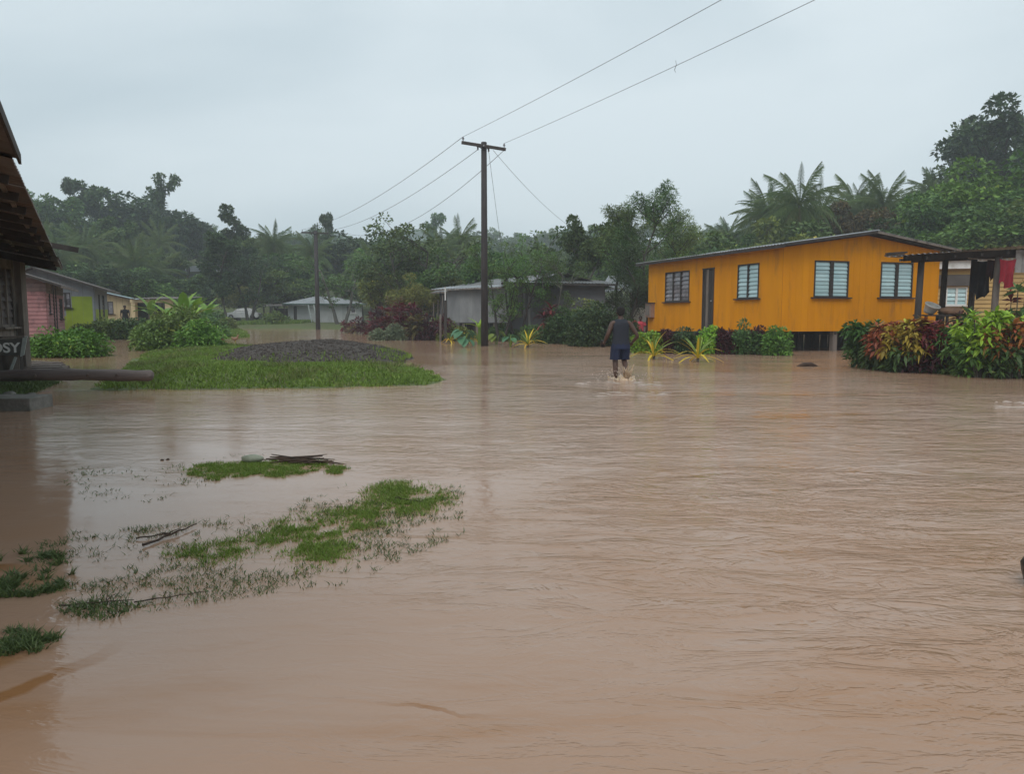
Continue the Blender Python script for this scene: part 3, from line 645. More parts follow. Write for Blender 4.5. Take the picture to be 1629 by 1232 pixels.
# steps under the door
mb = MB(); u = (dr[0]+dr[1])/2
for k in range(4): 
    mb2 = MB(); WL.bx(mb2, u-.05, dr[2]-.12-.2*k, .2+.22*k, .95, .05, .24); part('step', mb2, M_DKWOOD, oh)
for s in (-1, 1):
    mb = MB(); mb.bar(WL.P(u-.05+s*.45, dr[2]-.05, .06), WL.P(u-.05+s*.45, -.2, 1.05), .05, .18); part('stringer', mb, M_DKWOOD, oh)
# meter box on the far corner
mb = MB(); um, zm = WL.upx(1036), WL.zpx(1036, 494); WL.bx(mb, um, zm, .12, .62, .72, .22); bxm = part('meter_box', mb, mat('box_paint', (.30, .20, .16), (.22, .13, .09), rough=.7), oh)
mb = MB(); WL.bx(mb, um+.02, zm+.38, .13, .70, .04, .3); part('lid', mb, M_DKWOOD, bxm)
mb = MB(); WL.bx(mb, um-.05, zm, .238, .4, .5, .012); part('door', mb, M_GRWOOD, bxm)

# water tank / white block under the floor at left of the steps
p = WL.P(WL.upx(1078), 0, -1.1)
single('concrete_pier', MB().box((p.x, p.y, .1), (1.1, .5, .75), math.atan2(OLd.y, OLd.x)), M_WHITE, (p.x, p.y, 0), 'pale block of masonry standing under the orange house by its steps', 'block', bev=.02)

# ------------------------------------------------------------------ carport of posts and iron in front of the yellow house
cpt = thing('open_shelter', (16, 25.5, 0), 'open shelter of dark posts under a corrugated iron roof beside the orange house', 'shelter')
cd = 24.5
posts = [(1457, 24.5, 407, 522), (1495, 27.0, 410, 505), (1540.5, 27.0, 407, 508), (1578, 24.6, 404, 520)]
for (px, d, yt, yb) in posts:
    a = pt(px, 540, d); top = zat(yt, d); mb = MB(); mb.tube([(a.x, d, -.3), (a.x+.02, d, top*.5), (a.x+.05, d, top+.02)], [.12, .105, .10], n=8); part('post', mb, M_DKWOOD if px < 1560 else M_GRWOOD, cpt, smooth=True)
def cpz(x, d): return zat(404-9*(x-xat(1457, d))/2.5, d)
A0 = pt(1408, 409, 23.9); A1 = pt(1700, 385, 23.9); B0 = pt(1425, 410, 28.3); B1 = pt(1700, 391, 28.3)
corrugated('roof_sheet', A0, A1, B0+Vector((0, 0, .0)), B1, M_IRON, cpt, amp=.02)
mb = MB(); mb.bar(pt(1438, 411, 24.45), pt(1720, 396, 24.45), .08, .2); part('beam', mb, M_DKWOOD, cpt)
mb = MB(); mb.bar(pt(1450, 414, 27.0), pt(1720, 402, 27.0), .08, .18); part('beam', mb, M_DKWOOD, cpt)
for px in (1432, 1475, 1520, 1562, 1604, 1650):
    mb = MB(); mb.bar(pt(px, 411-(px-1432)*.07, 24.0)-Vector((0, 0, .06)), pt(px+10, 411-(px-1432)*.06, 28.2)-Vector((0, 0, .06)), .05, .08); part('rafter', mb, M_DKWOOD, cpt)
mb = MB(); mb.bar(pt(1412, 403.5, 24.3), pt(1440, 402, 24.3), .3, .05); mb.bar(pt(1410, 406.5, 24.25), pt(1436, 405.5, 24.25), .25, .04); part('loose_plank', mb, M_DKWOOD, cpt)
# hanging iron panel at the frame edge
Wp = Wall(pt(1614, 430, 24.3).xy, pt(1690, 430, 24.3).xy, z0=zat(434, 24.3), z1=zat(398, 24.3))
for i, o in enumerate(Wp.boards(cpt, mat('grey_panel', (.30, .29, .28), (.2, .19, .18), rough=.6, c3=(.12, .1, .09), s3=2), 'v', .22, gap=.012, name='hanging_panel')): pass
# work table and basin between the posts
tb = thing('work_table', (15.2, 25.6, 0), 'dark timber bench with clutter between the shelter posts', 'table')
z = zat(502, 25.6); x0, x1 = xat(1462, 25.6), xat(1536, 25.6)
part('table_top', MB().box(((x0+x1)/2, 25.6, z), (x1-x0, .8, .05)), M_DKWOOD, tb)
for x in (x0+.08, (x0+x1)/2, x1-.08):
    for y in (25.3, 25.9): part('leg', MB().box((x, y, z/2-.15), (.07, .07, z+.25)), M_DKWOOD, tb)
for k in range(5): part('shelf_board', MB().box(((x0+x1)/2, 25.25+k*.16, z-.42), (x1-x0-.1, .13, .03)), M_GRWOOD, tb)
b = thing('basin', (xat(1480, 25.5), 25.5, z+.03), 'white plastic basin tipped on its side on the dark bench', 'basin')
mb = MB(); c = Vector(b.location); ax = Vector((.22, -.42, .80)).normalized(); x_ = ax.cross(Vector((0, 0, 1))).normalized(); y_ = x_.cross(ax)
rings = []
for (r_, h_) in ((.02, 0), (.19, 0), (.22, .08), (.27, .26), (.29, .27), (.29, .29), (.25, .27), (.19, .03), (.02, .02)):
    rings.append([c+Vector((0, 0, .19))+ax*(h_-.15)+(x_*math.cos(a*.3927)+y_*math.sin(a*.3927)*.8)*r_ for a in range(16)])
mb.loft(rings); part('bowl', mb, mat('white_plastic', (.6, .58, .54), (.5, .47, .42), rough=.35), b, smooth=True)
mb = MB(); mb.loft([[c+Vector((0, 0, .19))+ax*(h_-.15)+(x_*math.cos(a*.3927)+y_*math.sin(a*.3927)*.8)*r_ for a in range(16)] for r_, h_ in ((.27, .285), (.30, .285), (.30, .31), (.27, .31), (.27, .285))], cap=False); part('rim', mb, M_WHITE, b, smooth=True)
p = Vector((xat(1512, 25.4), 25.4, z+.025))
mb = MB(); mb.ball(p+Vector((0, 0, .12)), (.42, .25, .13), 14, 8, .25); single('cloth_bundle', mb, mat('brown_cloth', (.30, .18, .11), (.2, .12, .08), rough=.95, bump=.6), p, 'brown bundle of cloth lying on the dark bench beside the basin', 'cloth bundle', smooth=True)
# washing
def cloth(name, px0, px1, y0, y1, d, m, label, taper=.2, seed=0):
    r = random.Random(seed); n, k = 18, 10; V = []; ztop, zb = zat(y0, d), zat(y1, d); xa, xb = xat(px0, d), xat(px1, d)
    for th in (0, 1):
        for j in range(k+1):
            q = j/k; tp = taper*math.sin(q*2.2)*(xb-xa)*.5
            for i in range(n+1):
                u = i/n; low = zb + .12*math.sin(u*5+seed)+.06*math.sin(u*13); V.append((xa+tp*(1-u)*.8+(xb-xa-tp*.8)*u, d+.05*math.sin(u*14+q*2)*(.3+q)+th*.012, ztop+(low-ztop)*q - (.05*math.sin(u*math.pi) if j == 0 else 0)))
    m1 = (n+1)*(k+1); F = [(j*(n+1)+i, j*(n+1)+i+1, (j+1)*(n+1)+i+1, (j+1)*(n+1)+i) for j in range(k) for i in range(n)]; F += [tuple(q+m1 for q in f[::-1]) for f in F]
    mb = MB(); mb.poly(V, F); return single(name, mb, m, ((xa+xb)/2, d, zb), label, 'laundry', 'washing hanging under the shelter roof', smooth=True)
cloth('hanging_shirt', 1585, 1612, 412, 457, 24.15, mat('red_cloth', (.30, .015, .03), (.20, .010, .02), rough=.9, bump=.3), 'dark red shirt hanging under the shelter roof right of the last post', .3, 1)
cloth('hanging_towel', 1541, 1572, 414, 470, 26.2, mat('black_cloth', (.025, .025, .028), (.012, .012, .014), rough=.95), 'black cloth hanging in a ragged point under the shelter roof', .1, 2)
cloth('hanging_towel', 1566, 1586, 412, 440, 25.9, mat('maroon_cloth', (.05, .02, .025), rough=.95), 'short dark maroon cloth hanging between the post and the red shirt', .0, 3)
mb = MB(); mb.tube([pt(1540, 411, 25.9), pt(1570, 413, 25.8), pt(1610, 412, 25.5), pt(1690, 405, 25.4)], .012, n=5); single('clothes_line', mb, M_WHITE, pt(1540, 411, 25.9), 'thin line under the shelter roof carrying the washing', 'clothes line')

# ------------------------------------------------------------------ yellow weatherboard house behind the shelter
yh = thing('yellow_house', (22, 36, 0), 'pale yellow weatherboard house behind the open shelter', 'house')
M_YEL = mat('yellow_paint', (.50, .33, .12), (.42, .27, .10), rough=.65, scale=2, var=.06, c3=(.3, .2, .09), s3=2.5, p3=(.58, .8))
YW = Wall((xat(1478, 35), 35.0), (xat(1720, 33), 33.0)); YW.outline = [(0, .62), (YW.len, .62), (YW.len, 4.0), (0, 4.0)]
yw1 = (YW.upx(1500), YW.upx(1533), YW.zpx(1516, 486), YW.zpx(1516, 457)); YW.ops = [yw1]
YW.boards(yh, M_YEL, 'h', .19, gap=.014, th=.035, name='weatherboard'); YW.back(yh, M_WALLDK)
louvre_window(YW, *yw1, yh, 2, 4, M_WHITE, M_GLASS, M_CURT2)
mb = MB(); YW.bx(mb, (yw1[0]+yw1[1])/2-.25, yw1[3]+.30, .14, yw1[1]-yw1[0]+.9, .5, .05); part('window_hood', mb, mat('grey_brown', (.10, .09, .085), rough=.8), yh)
mb = MB(); YW.bx(mb, YW.len/2, 3.72, .32, YW.len+.6, .36, .04); part('fascia', mb, M_WHITE, yh)
P0, P1 = YW.P(-.3, 3.9, .5), YW.P(YW.len+.5, 3.9, .5); corrugated('roof_sheet', P0, P1, P0-YW.n*4+Vector((0, 0, .5)), P1-YW.n*4+Vector((0, 0, .5)), M_IRON, yh)
for W_ in (Wall(YW.P(YW.len, 0), YW.P(YW.len, 0, -7), z0=.62, z1=4), Wall(YW.P(0, 0, -7), YW.P(0, 0), z0=.62, z1=4)): W_.back(yh, M_YEL, off=-.06)
for k in range(6):
    p = YW.P(.3+k*(YW.len-.6)/5, 0, -.2); part('stilt', MB().box((p.x, p.y, .15), (.2, .2, 1.0)), M_CONC, yh)

# ------------------------------------------------------------------ weathered house at the left edge
wh = thing('weathered_house', (-16, 18, 0), 'dark weathered timber house with a long rusty overhanging roof at the left edge', 'house')
EA = pt(100, 424, 20.0); EB = pt(0, 172, 4.75)                # eave line: far tip, near end
ed = (EB-EA); ed.z = 0; Ln = ed.length; ed.normalize(); en = Vector((-ed.y, ed.x, 0)); 
if en.x > 0: en = -en                                          # en points inwards, to the left
ez = 2.72; OVH = 1.08
def wp(u, o, z): return Vector((EA.x, EA.y, 0)) + ed*u + en*o + Vector((0, 0, z))
cB = wp(.55, OVH, 0); cA = wp(15.5, OVH+3.2, 0)
WW = Wall((cA.x, cA.y), (cB.x, cB.y), z0=.35, z1=3.05)
if WW.n.dot(en) > 0: WW = Wall((cB.x, cB.y), (cA.x, cA.y), z0=.35, z1=3.05)
def wop(a, b, y0, y1):
    u0, u1 = sorted((WW.upx(a), WW.upx(b))); d_ = WW.P((u0+u1)/2, 0).y; return (u0, u1, zat(y1, d_), zat(y0, d_))
ww1 = wop(3, 24, 424, 520); slit = wop(28, 34, 430, 534); ww2 = wop(-60, -25, 424, 530); ww3 = wop(-160, -110, 424, 540)
M_LOUVW = mat('louvre_wood', (.10, .075, .07), (.05, .04, .038), rough=.6)
WW.ops = [ww1, ww2, ww3, slit]
WW.boards(wh, M_GRWOOD, 'v', .30, gap=.012, th=.025, name='wall_board', jit=.01); WW.back(wh, M_WALLDK, off=-.09)
for q in (ww1, ww2, ww3): louvre_window(WW, *q, wh, 2, 7, M_GRWOOD, M_LOUVW)
dB = wp(.55, OVH+7, 0); WE = Wall((cB.x, cB.y), (dB.x, dB.y), z0=.35, z1=3.05)
if WE.n.dot(ed) > 0: WE = Wall((dB.x, dB.y), (cB.x, cB.y), z0=.35, z1=3.05)
WE.outline = [(0, .35), (WE.len, .35), (WE.len, 3.9 if (WE.A-cB).length < 1 else 3.0), (0, 3.0 if (WE.A-cB).length < 1 else 3.9)]
WE.boards(wh, M_GRWOOD, 'v', .30, gap=.012, th=.025, name='wall_board'); WE.back(wh, M_WALLDK, off=-.09)
mb = MB(); mb.bar(wp(.42, OVH-.12, .0), wp(.42, OVH-.12, 2.9), .2, .2); part('corner_post', mb, M_GRWOOD, wh)
mb = MB(); mb.bar(wp(.5, OVH+.12, .25), wp(15.5, OVH+3.3, .25), .2, .2); part('bearer', mb, M_DKWOOD, wh)
for k in range(7): part('stilt', MB().box(wp(.6+k*2.4, OVH+.2+k*.51, 0), (.28, .28, .9), math.atan2(ed.y, ed.x)), M_CONC, wh)
# roof in three steps of sheets, each run set a little further out, on purlins that stick out
slope = .20; runs = [(0, 3.9, 0, 0), (3.7, 16.0, .05, .03), (15.8, 21.5, .0, .05)]
for (a, b_, o, dz) in runs:
    corrugated('roof_sheet', wp(a, o, ez+dz), wp(b_, o, ez+dz), wp(a, o+5.2, ez+dz+5.2*slope), wp(b_, o+5.2, ez+dz+5.2*slope), M_IRONDK, wh, width=.8, amp=.024, wave=.16, sag=.02)
for k in range(17):
    u = .35+k*1.22; ex = -.1 if k != 5 else .42
    mb = MB(); mb.bar(wp(u, -ex+.04, ez-.07+(.07 if u > 3.8 else 0)), wp(u, 5, ez-.09+5*slope), .05, .1); part('rafter', mb, M_DKWOOD, wh)
for o in (.25, .75, 1.5, 2.5):
    mb = MB(); mb.bar(wp(.1, o, ez-.03+o*slope), wp(21.3, o, ez-.02+o*slope+.05), .045, .05); part('purlin', mb, M_GRWOOD, wh)
mb = MB(); mb.bar(wp(.05, .03, ez-.03), wp(3.8, .03, ez-.03), .02, .09); part('fascia', mb, M_GRWOOD, wh)
mb = MB(); mb.bar(wp(15.9, .0, ez+.03), wp(21.4, .0, ez+.03), .02, .08); part('fascia', mb, M_DKWOOD, wh)
# boards stacked against the corner and the low plank deck
mb = MB()
dk = thing('plank_deck', (gp(80, 584).x, gp(80, 584).y, 0), 'low broken plank walkway at the foot of the weathered house', 'walkway')
for k in range(5):
    a = gp(38+k*3, 588-k*3, .12); b = gp(112-k*4, 590-k*3, .10); part('plank', MB().bar(a, b, .2, .05), M_GRWOOD, dk)
for x in (45, 75, 105):
    a = gp(x, 588, .0); part('post', MB().box((a.x, a.y, -.05), (.12, .12, .3)), M_DKWOOD, dk)

# painted boat-like sign on a drum stand
sgd = 14.95; sa, sb = pt(-30, 555, sgd), pt(46, 550, sgd+.25)
sg = thing('painted_sign', (pt(20, 600, sgd).x, sgd, 0), 'grey board with white hand-painted lettering on a timber stand under the eave', 'sign')
SW = Wall((sa.x, sa.y), (sb.x, sb.y)); 
zt_, zb_ = zat(541, sgd), zat(566, sgd)
SW.outline = [(0, zb_), (SW.len-.12, zb_), (SW.len-.03, zt_+.03), (0, zt_)]
M_SIGN = mat('sign_grey', (.12, .12, .11), (.07, .07, .065), rough=.7, scale=4, c3=(.2, .2, .18), s3=3)
part('board', MB().extrude(SW.outline, SW.A, SW.u, SW.up, SW.n, .04), M_SIGN, sg)
M_PALE = mat('pale_paint', (.42, .46, .44), (.3, .33, .32), rough=.6, scale=6)
part('end_board', MB().extrude([(SW.len-.15, zb_-.03), (SW.len-.08, zb_), (SW.len+.0, zt_+.07), (SW.len-.08, zt_+.05)], SW.A+SW.n*.042, SW.u, SW.up, SW.n, .03), M_PALE, sg)
part('top_rail', MB().bar(SW.P(0, zt_+.03, .02), SW.P(SW.len-.05, zt_+.06, .02), .12, .04), M_GRWOOD, sg)
cv = bpy.data.curves.new('lettering', 'FONT'); cv.body = 'ROSY'; cv.size = .28; cv.extrude = .006; cv.align_x = 'RIGHT'; cv.space_character = 1.0; cv.offset = .006
tx = bpy.data.objects.new('tmp_text', cv); COL.objects.link(tx); dg = bpy.context.evaluated_depsgraph_get(); me = bpy.data.meshes.new_from_object(tx.evaluated_get(dg)); bpy.data.objects.remove(tx)
me.name = 'lettering'; M4 = Matrix(((SW.u.x, 0, SW.n.x, 0), (SW.u.y, 0, SW.n.y, 0), (0, 1, 0, 0), (0, 0, 0, 1))); me.transform(M4)
o = link('lettering', me, M_WHITE, sg); o.location = SW.P(SW.len-.15, zb_+.06, .05) - org(sg); o['label'] = 'white hand-painted letters ROSY'
for u in (.1, SW.len-.22): part('leg', MB().bar(SW.P(u, -.1, -.12), SW.P(u, zb_+.02, -.12), .09), M_DKWOOD, sg)
part('lower_panel', MB().bar(SW.P(0, (zb_+.33)/2, -.06), SW.P(SW.len-.2, (zb_+.33)/2, -.06), .05, zb_-.34), M_GRWOOD, sg)
part('brace', MB().bar(SW.P(.50, .36, .02), SW.P(.60, zb_-.04, .02), .045), M_PALE, sg)

# log across the flooded yard
l0, l1 = gp(-220, 607, .02), gp(238, 604, .05); l0.z = .16; l1.z = .15
l1 = pt(236, 597, 14.5); l0 = pt(-230, 598, 14.2); mb = MB(); d = (l1-l0); pts = [l0+d*t + Vector((0, 0, .012*math.sin(t*11))) for t in [i/22 for i in range(23)]]
rad = [.112+.006*math.sin(i*1.7)+.004*math.cos(i*3.1) for i in range(23)]; pts.append(l1+d.normalized()*.05); rad.append(.10); pts.append(l1+d.normalized()*.09); rad.append(.06)
mb.tube(pts, rad, n=14); lg = thing('fallen_log', (l1.x, l1.y, .1), 'long bare grey log lying across the yard with its end on the grass', 'log')
M_LOG = mat('log_wood', (.20, .16, .145), (.115, .09, .085), rough=.7, scale=4, stretch=(.25, 2, 2), bump=.5, bscale=8, c3=(.06, .045, .04), s3=2)
part('trunk', mb, M_LOG, lg, smooth=True)
for t in (.62, .8, .9):
    c = l0+d*t; mb = MB(); mb.tube([c+Vector((0, -.1, 0)), c+Vector((.03, -.15, .04))], [.035, .012], n=6); part('knot', mb, M_LOG, lg)
# concrete step at lower left and stones
q = gp(44, 655); single('concrete_step', MB().box((q.x-.95, q.y+.32, .06), (1.9, .62, .28), .04), M_CONC, (q.x-.9, q.y+.4, 0), 'dark concrete step with its edge out of the water at the left edge', 'step', bev=.015)
for i, (px, py, s) in enumerate(((40, 633, .07), (50, 629, .06), (15, 629, .09), (47, 639, .05))):
    c = gp(px, py, .05); single('stone', MB().ball(c, (s*1.4, s, s*.8), 8, 6, .3), M_CONC, c, ['small dark stone on the bank right of the concrete step', 'second small stone of the row behind the concrete step', 'flat stone behind the concrete step at the left edge', 'stone lying lowest beside the concrete step at the water'][i], 'stone', 'stones by the concrete step', smooth=True)

# ------------------------------------------------------------------ pink house
M_PINK = mat('pink_paint', (.38, .185, .185), (.30, .14, .14), rough=.7, scale=2.5, var=.10, c3=(.13, .07, .07), s3=1.6, p3=(.52, .7))
ph = thing('pink_house', (-25, 39, 0), 'faded pink weatherboard house with patched upper boards between the grey and green houses', 'house')
pc = pt(74, 500, 36); p2 = pt(104, 500, 43); dv = Vector((p2.x-pc.x, p2.y-pc.y, 0)).normalized(); fv = Vector((dv.y, -dv.x, 0)); fv = -fv if fv.x > 0 else fv
def box_house(root, corner, dv, fv, ld, lf, z0, ze, zr, msid, mback, mode='h', pitch=.19, ridge_off=None, name='weatherboard', matf=None, ops_f=(), ops_s=(), proof=M_IRON, oh_=.5, smode=None):
    """corner seen by the camera; side wall runs along dv, front along fv; gable on the front"""
    c = Vector((corner.x, corner.y, 0)); Fp = c+fv*lf; Sp = c+dv*ld; ro = ridge_off if ridge_off is not None else lf/2
    Wf = Wall(Fp.xy, c.xy); Wf = Wf if Wf.n.dot(dv) < 0 else Wall(c.xy, Fp.xy)
    rev = (Wf.A-c).length < .01; ru = ro if rev else lf-ro
    Wf.outline = [(0, z0), (lf, z0), (lf, ze), (ru, zr), (0, ze)]; Wf.ops = [tuple(o) for o in (ops_f(Wf) if callable(ops_f) else ops_f)]
    Ws = Wall(c.xy, Sp.xy); Ws = Ws if Ws.n.dot(fv) < 0 else Wall(Sp.xy, c.xy); Ws.outline = [(0, z0), (ld, z0), (ld, ze), (0, ze)]; Ws.ops = [tuple(o) for o in (ops_s(Ws) if callable(ops_s) else ops_s)]
    for W_ in (Wf, Ws):
        if mode: W_.boards(root, msid, mode, pitch, gap=.014, th=.03, name=name, matf=matf)
        W_.back(root, mback, off=-.06)
    q = Fp+dv*ld; W3 = Wall(Fp.xy, q.xy); W3 = W3 if W3.n.dot(fv) > 0 else Wall(q.xy, Fp.xy); W3.outline = [(0, z0), (ld, z0), (ld, ze), (0, ze)]; W3.back(root, msid)
    W4 = Wall(Sp.xy, q.xy); W4 = W4 if W4.n.dot(dv) > 0 else Wall(q.xy, Sp.xy); rev = (W4.A-Sp).length < .01; W4.outline = [(0, z0), (lf, z0), (lf, ze), ((ro if rev else lf-ro), zr), (0, ze)]; W4.back(root, msid)
    up = Vector((0, 0, 1)); s1 = (zr-ze)/ro; s2 = (zr-ze)/(lf-ro)
    def rr(u, v, z): return c+fv*u+dv*v+up*z
    corrugated('roof_sheet', rr(-oh_, -oh_, ze-s1*oh_+.06), rr(-oh_, ld+oh_, ze-s1*oh_+.06), rr(ro, -oh_, zr+.06), rr(ro, ld+oh_, zr+.06), proof, root)
    corrugated('roof_sheet', rr(lf+oh_, -oh_, ze-s2*oh_+.06), rr(lf+oh_, ld+oh_, ze-s2*oh_+.06), rr(ro, -oh_, zr+.06), rr(ro, ld+oh_, zr+.06), proof, root)
    mb = MB(); mb.bar(rr(-oh_, -oh_+.02, ze-s1*oh_), rr(ro, -oh_+.02, zr), .03, .1); part('barge_board', mb, M_DKWOOD, root)
    mb = MB(); mb.bar(rr(-oh_+.02, -oh_+.04, ze-s1*oh_-.02), rr(-oh_+.02, ld+oh_, ze-s1*oh_-.02), .03, .1); part('fascia', mb, M_GRWOOD, root)
    mb = MB(); mb.bar(rr(ro, -oh_, zr+.09), rr(ro, ld+oh_, zr+.09), .16, .03); part('ridge_cap', mb, proof, root)
    for a, b in ((.15, .15), (lf*.5, .15), (.15, ld*.5), (.15, ld-.2), (lf-.2, .15)):
        p = rr(a, b, 0); part('stilt', MB().box((p.x, p.y, (z0-.35)/2), (.25, .25, z0+.35)), M_CONC, root)
    return Wf, Ws, rr
M_DUSTY = mat('bare_pinkish', (.19, .13, .12), (.12, .085, .08), rough=.85, scale=4)
def pinkf(x, z0, z1): return M_DUSTY if z0 > 2.45 else M_PINK
Wf, Ws, rr = box_house(ph, pc, dv, fv, 6.9, 5.5, .28, 3.05, 4.0, M_PINK, M_WALLDK, matf=pinkf, proof=M_IRONDK, oh_=.75,
    ops_s=lambda W: [(.8, 1.35, 1.5, 2.6), (4.8, 6.2, 1.2, 2.3)])
louvre_window(Ws, .8, 1.35, 1.5, 2.6, ph, 1, 6, M_DKWOOD, M_GLASSDK); louvre_window(Ws, 4.8, 6.2, 1.2, 2.3, ph, 2, 6, M_DKWOOD, M_GLASSDK)
for u in (2.4, 3.3): mb = MB(); Ws.bx(mb, u, 1.65, .06, .07, 2.7, .06); part('pipe', mb, M_DKWOOD, ph)
mb = MB(); Ws.bx(mb, 3.4, 2.75, .03, 6.8, .55, .03); part('eave_shade_board', mb, M_GRWOOD, ph)

# ------------------------------------------------------------------ lime green house
M_LIME = mat('lime_paint', (.27, .36, .028), (.22, .30, .022), rough=.6, scale=2, var=.03)
M_BGREY = mat('bluegrey_paint', (.25, .27, .29), (.20, .215, .235), rough=.7, scale=2.5, var=.03)
gh_ = thing('green_house', (-28, 49, 0), 'house painted lime green below and blue grey above behind the pink house', 'house')
gc = pt(151.5, 500, 46); g2 = pt(171, 500, 52); gd = Vector((g2.x-gc.x, g2.y-gc.y, 0)).normalized(); gf = Vector((gd.y, -gd.x, 0)); gf = -gf if gf.x > 0 else gf
def gops(W): return [(W.upx(101), W.upx(117), zat(490, 45.5), zat(466, 45.5))]
Wf, Ws, rr = box_house(gh_, gc, gd, gf, 6.5, 6.0, .1, 3.15, 4.15, M_BGREY, M_WALLDK, 'v', .6, proof=M_IRONDK, oh_=.8, name='wall_panel', ops_f=gops, ops_s=lambda W: [(1.6, 2.3, 1.2, 2.7), (3.6, 4.6, 1.2, 2.7)])
q = Wf.ops[0]; louvre_window(Wf, *q, gh_, 2, 5, M_DKWOOD, M_GLASSDK)
for q in Ws.ops: louvre_window(Ws, *q, gh_, 1, 6, M_DKWOOD, M_GLASSDK)
zc = zat(472, 46); zs_ = zat(492, 46)
Wf2 = Wall(Wf.A.xy, (Wf.A+Wf.u*Wf.len).xy); Wf2.ops = [Wf.ops[0]]
u1, u2, u3 = Wf.upx(151.4), Wf.upx(118.5), Wf.upx(109)
Wf2.outline = [(u1-.0, .1), (Wf.upx(60) if Wf.upx(60) > 0 else 0, .1), (0 if u1 > u3 else Wf.len, .1)]
for (pa, pb, zz) in ((118.5, 151.3, zc), (109, 118.4, zat(491, 46)), (70, 108.9, zat(503, 46))):
    a, b = sorted((Wf.upx(pa), Wf.upx(pb))); a = max(a, 0.01); b = min(b, Wf.len-.01)
    W2 = Wall(Wf.A.xy, (Wf.A+Wf.u*Wf.len).xy); W2.outline = [(a, .1), (b, .1), (b, zz), (a, zz)]; W2.ops = list(Wf.ops); W2.boards(gh_, M_LIME, 'v', .6, gap=.006, th=.008, off=.026, name='lime_panel')
W2 = Wall(Ws.A.xy, (Ws.A+Ws.u*Ws.len).xy); W2.outline = [(0.01, .1), (Ws.len-.01, .1), (Ws.len-.01, zs_), (.01, zs_)]; W2.ops = list(Ws.ops); W2.boards(gh_, M_LIME, 'v', .6, gap=.006, th=.008, off=.026, name='lime_panel')

# ------------------------------------------------------------------ cream house with open porch frame
M_CREAM = mat('cream_paint', (.55, .45, .27), (.48, .38, .22), rough=.65, scale=2, var=.04)
M_CYROOF = mat('pale_blue_roof', (.30, .40, .42), (.24, .33, .35), rough=.5, scale=2, var=.05)
ch = thing('cream_house', (-31, 60, 0), 'small cream house with a pale blue roof beyond the green house', 'house')
cc = pt(209, 500, 58); cd_ = Vector((-.35, .94, 0)).normalized(); cf = Vector((-.94, -.35, 0))
def cops(W): return [tuple(sorted((W.upx(175), W.upx(184))))+(zat(500, 57.5), zat(480, 57.5))]
Wf, Ws, rr = box_house(ch, cc, cd_, cf, 5, 6, .5, zat(476, 58), zat(462, 59), M_CREAM, M_WALLDK, 'v', .42, proof=M_CYROOF, oh_=.5, name='wall_board', ops_f=cops)
louvre_window(Wf, *Wf.ops[0], ch, 1, 6, M_DKWOOD, M_GLASSDK)
mb = MB(); Wf.bx(mb, Wf.upx(192), 1.3, .06, .3, 1.9, .04); 
pf = thing('porch_frame', (pt(245, 500, 57).x, 57, 0), 'cream painted porch frame of thick posts and beam right of the cream house', 'porch')
pz = zat(481, 57)
for px in (214, 269.5): x = xat(px, 57); part('post', MB().box((x, 57, pz/2-.1), (.46 if px > 250 else .32, .4, pz+.3)), M_CREAM, pf)
part('beam', MB().box(((xat(210, 57)+xat(275, 57))/2, 57, pz+.08), (xat(275, 57)-xat(210, 57), .45, .24)), M_CREAM, pf)
corrugated('roof_sheet', Vector((xat(207, 56.4), 56.4, pz+.25)), Vector((xat(279, 56.4), 56.4, pz+.25)), Vector((xat(207, 56.4), 62, pz+.5)), Vector((xat(279, 56.4), 62, pz+.5)), M_IRONDK, pf)
part('back_wall', MB().box(((xat(214, 61.5)+xat(270, 61.5))/2, 61.5, 1.3), (xat(270, 61.5)-xat(214, 61.5), .1, 2.6)), mat('porch_dark', (.06, .075, .06), rough=.9), pf)
for px in (238, 258): x = xat(px, 60); part('inner_post', MB().box((x, 60, 1.3), (.14, .14, 2.9)), M_GRWOOD, pf)

# ------------------------------------------------------------------ grey house in the middle
M_GREYL = mat('grey_sheet_light', (.25, .25, .25), (.17, .17, .175), rough=.6, scale=2, stretch=(1, 1, .4), var=.08, c3=(.14, .13, .125), s3=1.3, p3=(.55, .8), bump=.1)
M_GREYD = mat('grey_sheet_dark', (.115, .118, .125), (.09, .092, .1), rough=.65, scale=1.5, var=.05)
M_IRONM = mat('roof_iron_mid', (.25, .26, .265), (.15, .155, .16), rough=.6, scale=1.5, metal=.2, c3=(.13, .09, .07), s3=1, p3=(.5, .7))
gr = thing('grey_house', (0, 46, 0), 'low grey sheet-iron house with a lean-to behind the main power pole', 'house')
A_ = (xat(700, 56), 56.0); B_ = (xat(822, 45), 45.0); GW = Wall(A_, B_); GW.outline = [(0, .4), (GW.len, .4), (GW.len, 3.25), (0, 3.1)]
GW = GW if GW.n.y < 0 else Wall(B_, A_); GW.boards(gr, M_GREYD, 'v', .8, name='wall_sheet'); GW.back(gr, M_WALLDK)
dirA = Vector((A_[0]-B_[0], A_[1]-B_[1], 0)).normalized(); pr = Vector((-dirA.y, dirA.x, 0)); pr = pr if pr.x > 0 else -pr
Bv = Vector((B_[0], B_[1], 0)); Av = Vector((A_[0], A_[1], 0)); U3 = Vector((0, 0, 1))
corrugated('roof_sheet', Av-pr*.6+dirA*.5+U3*3.05, Bv-pr*.6-dirA*.6+U3*3.12, Av+pr*3+dirA*.5+U3*3.95, Bv+pr*3-dirA*.6+U3*4.0, M_IRONM, gr)
corrugated('roof_sheet', Bv+pr*6.6-dirA*.6+U3*3.12, Av+pr*6.6+dirA*.5+U3*3.05, Bv+pr*3-dirA*.6+U3*4.0, Av+pr*3+dirA*.5+U3*3.95, M_IRONDK, gr)
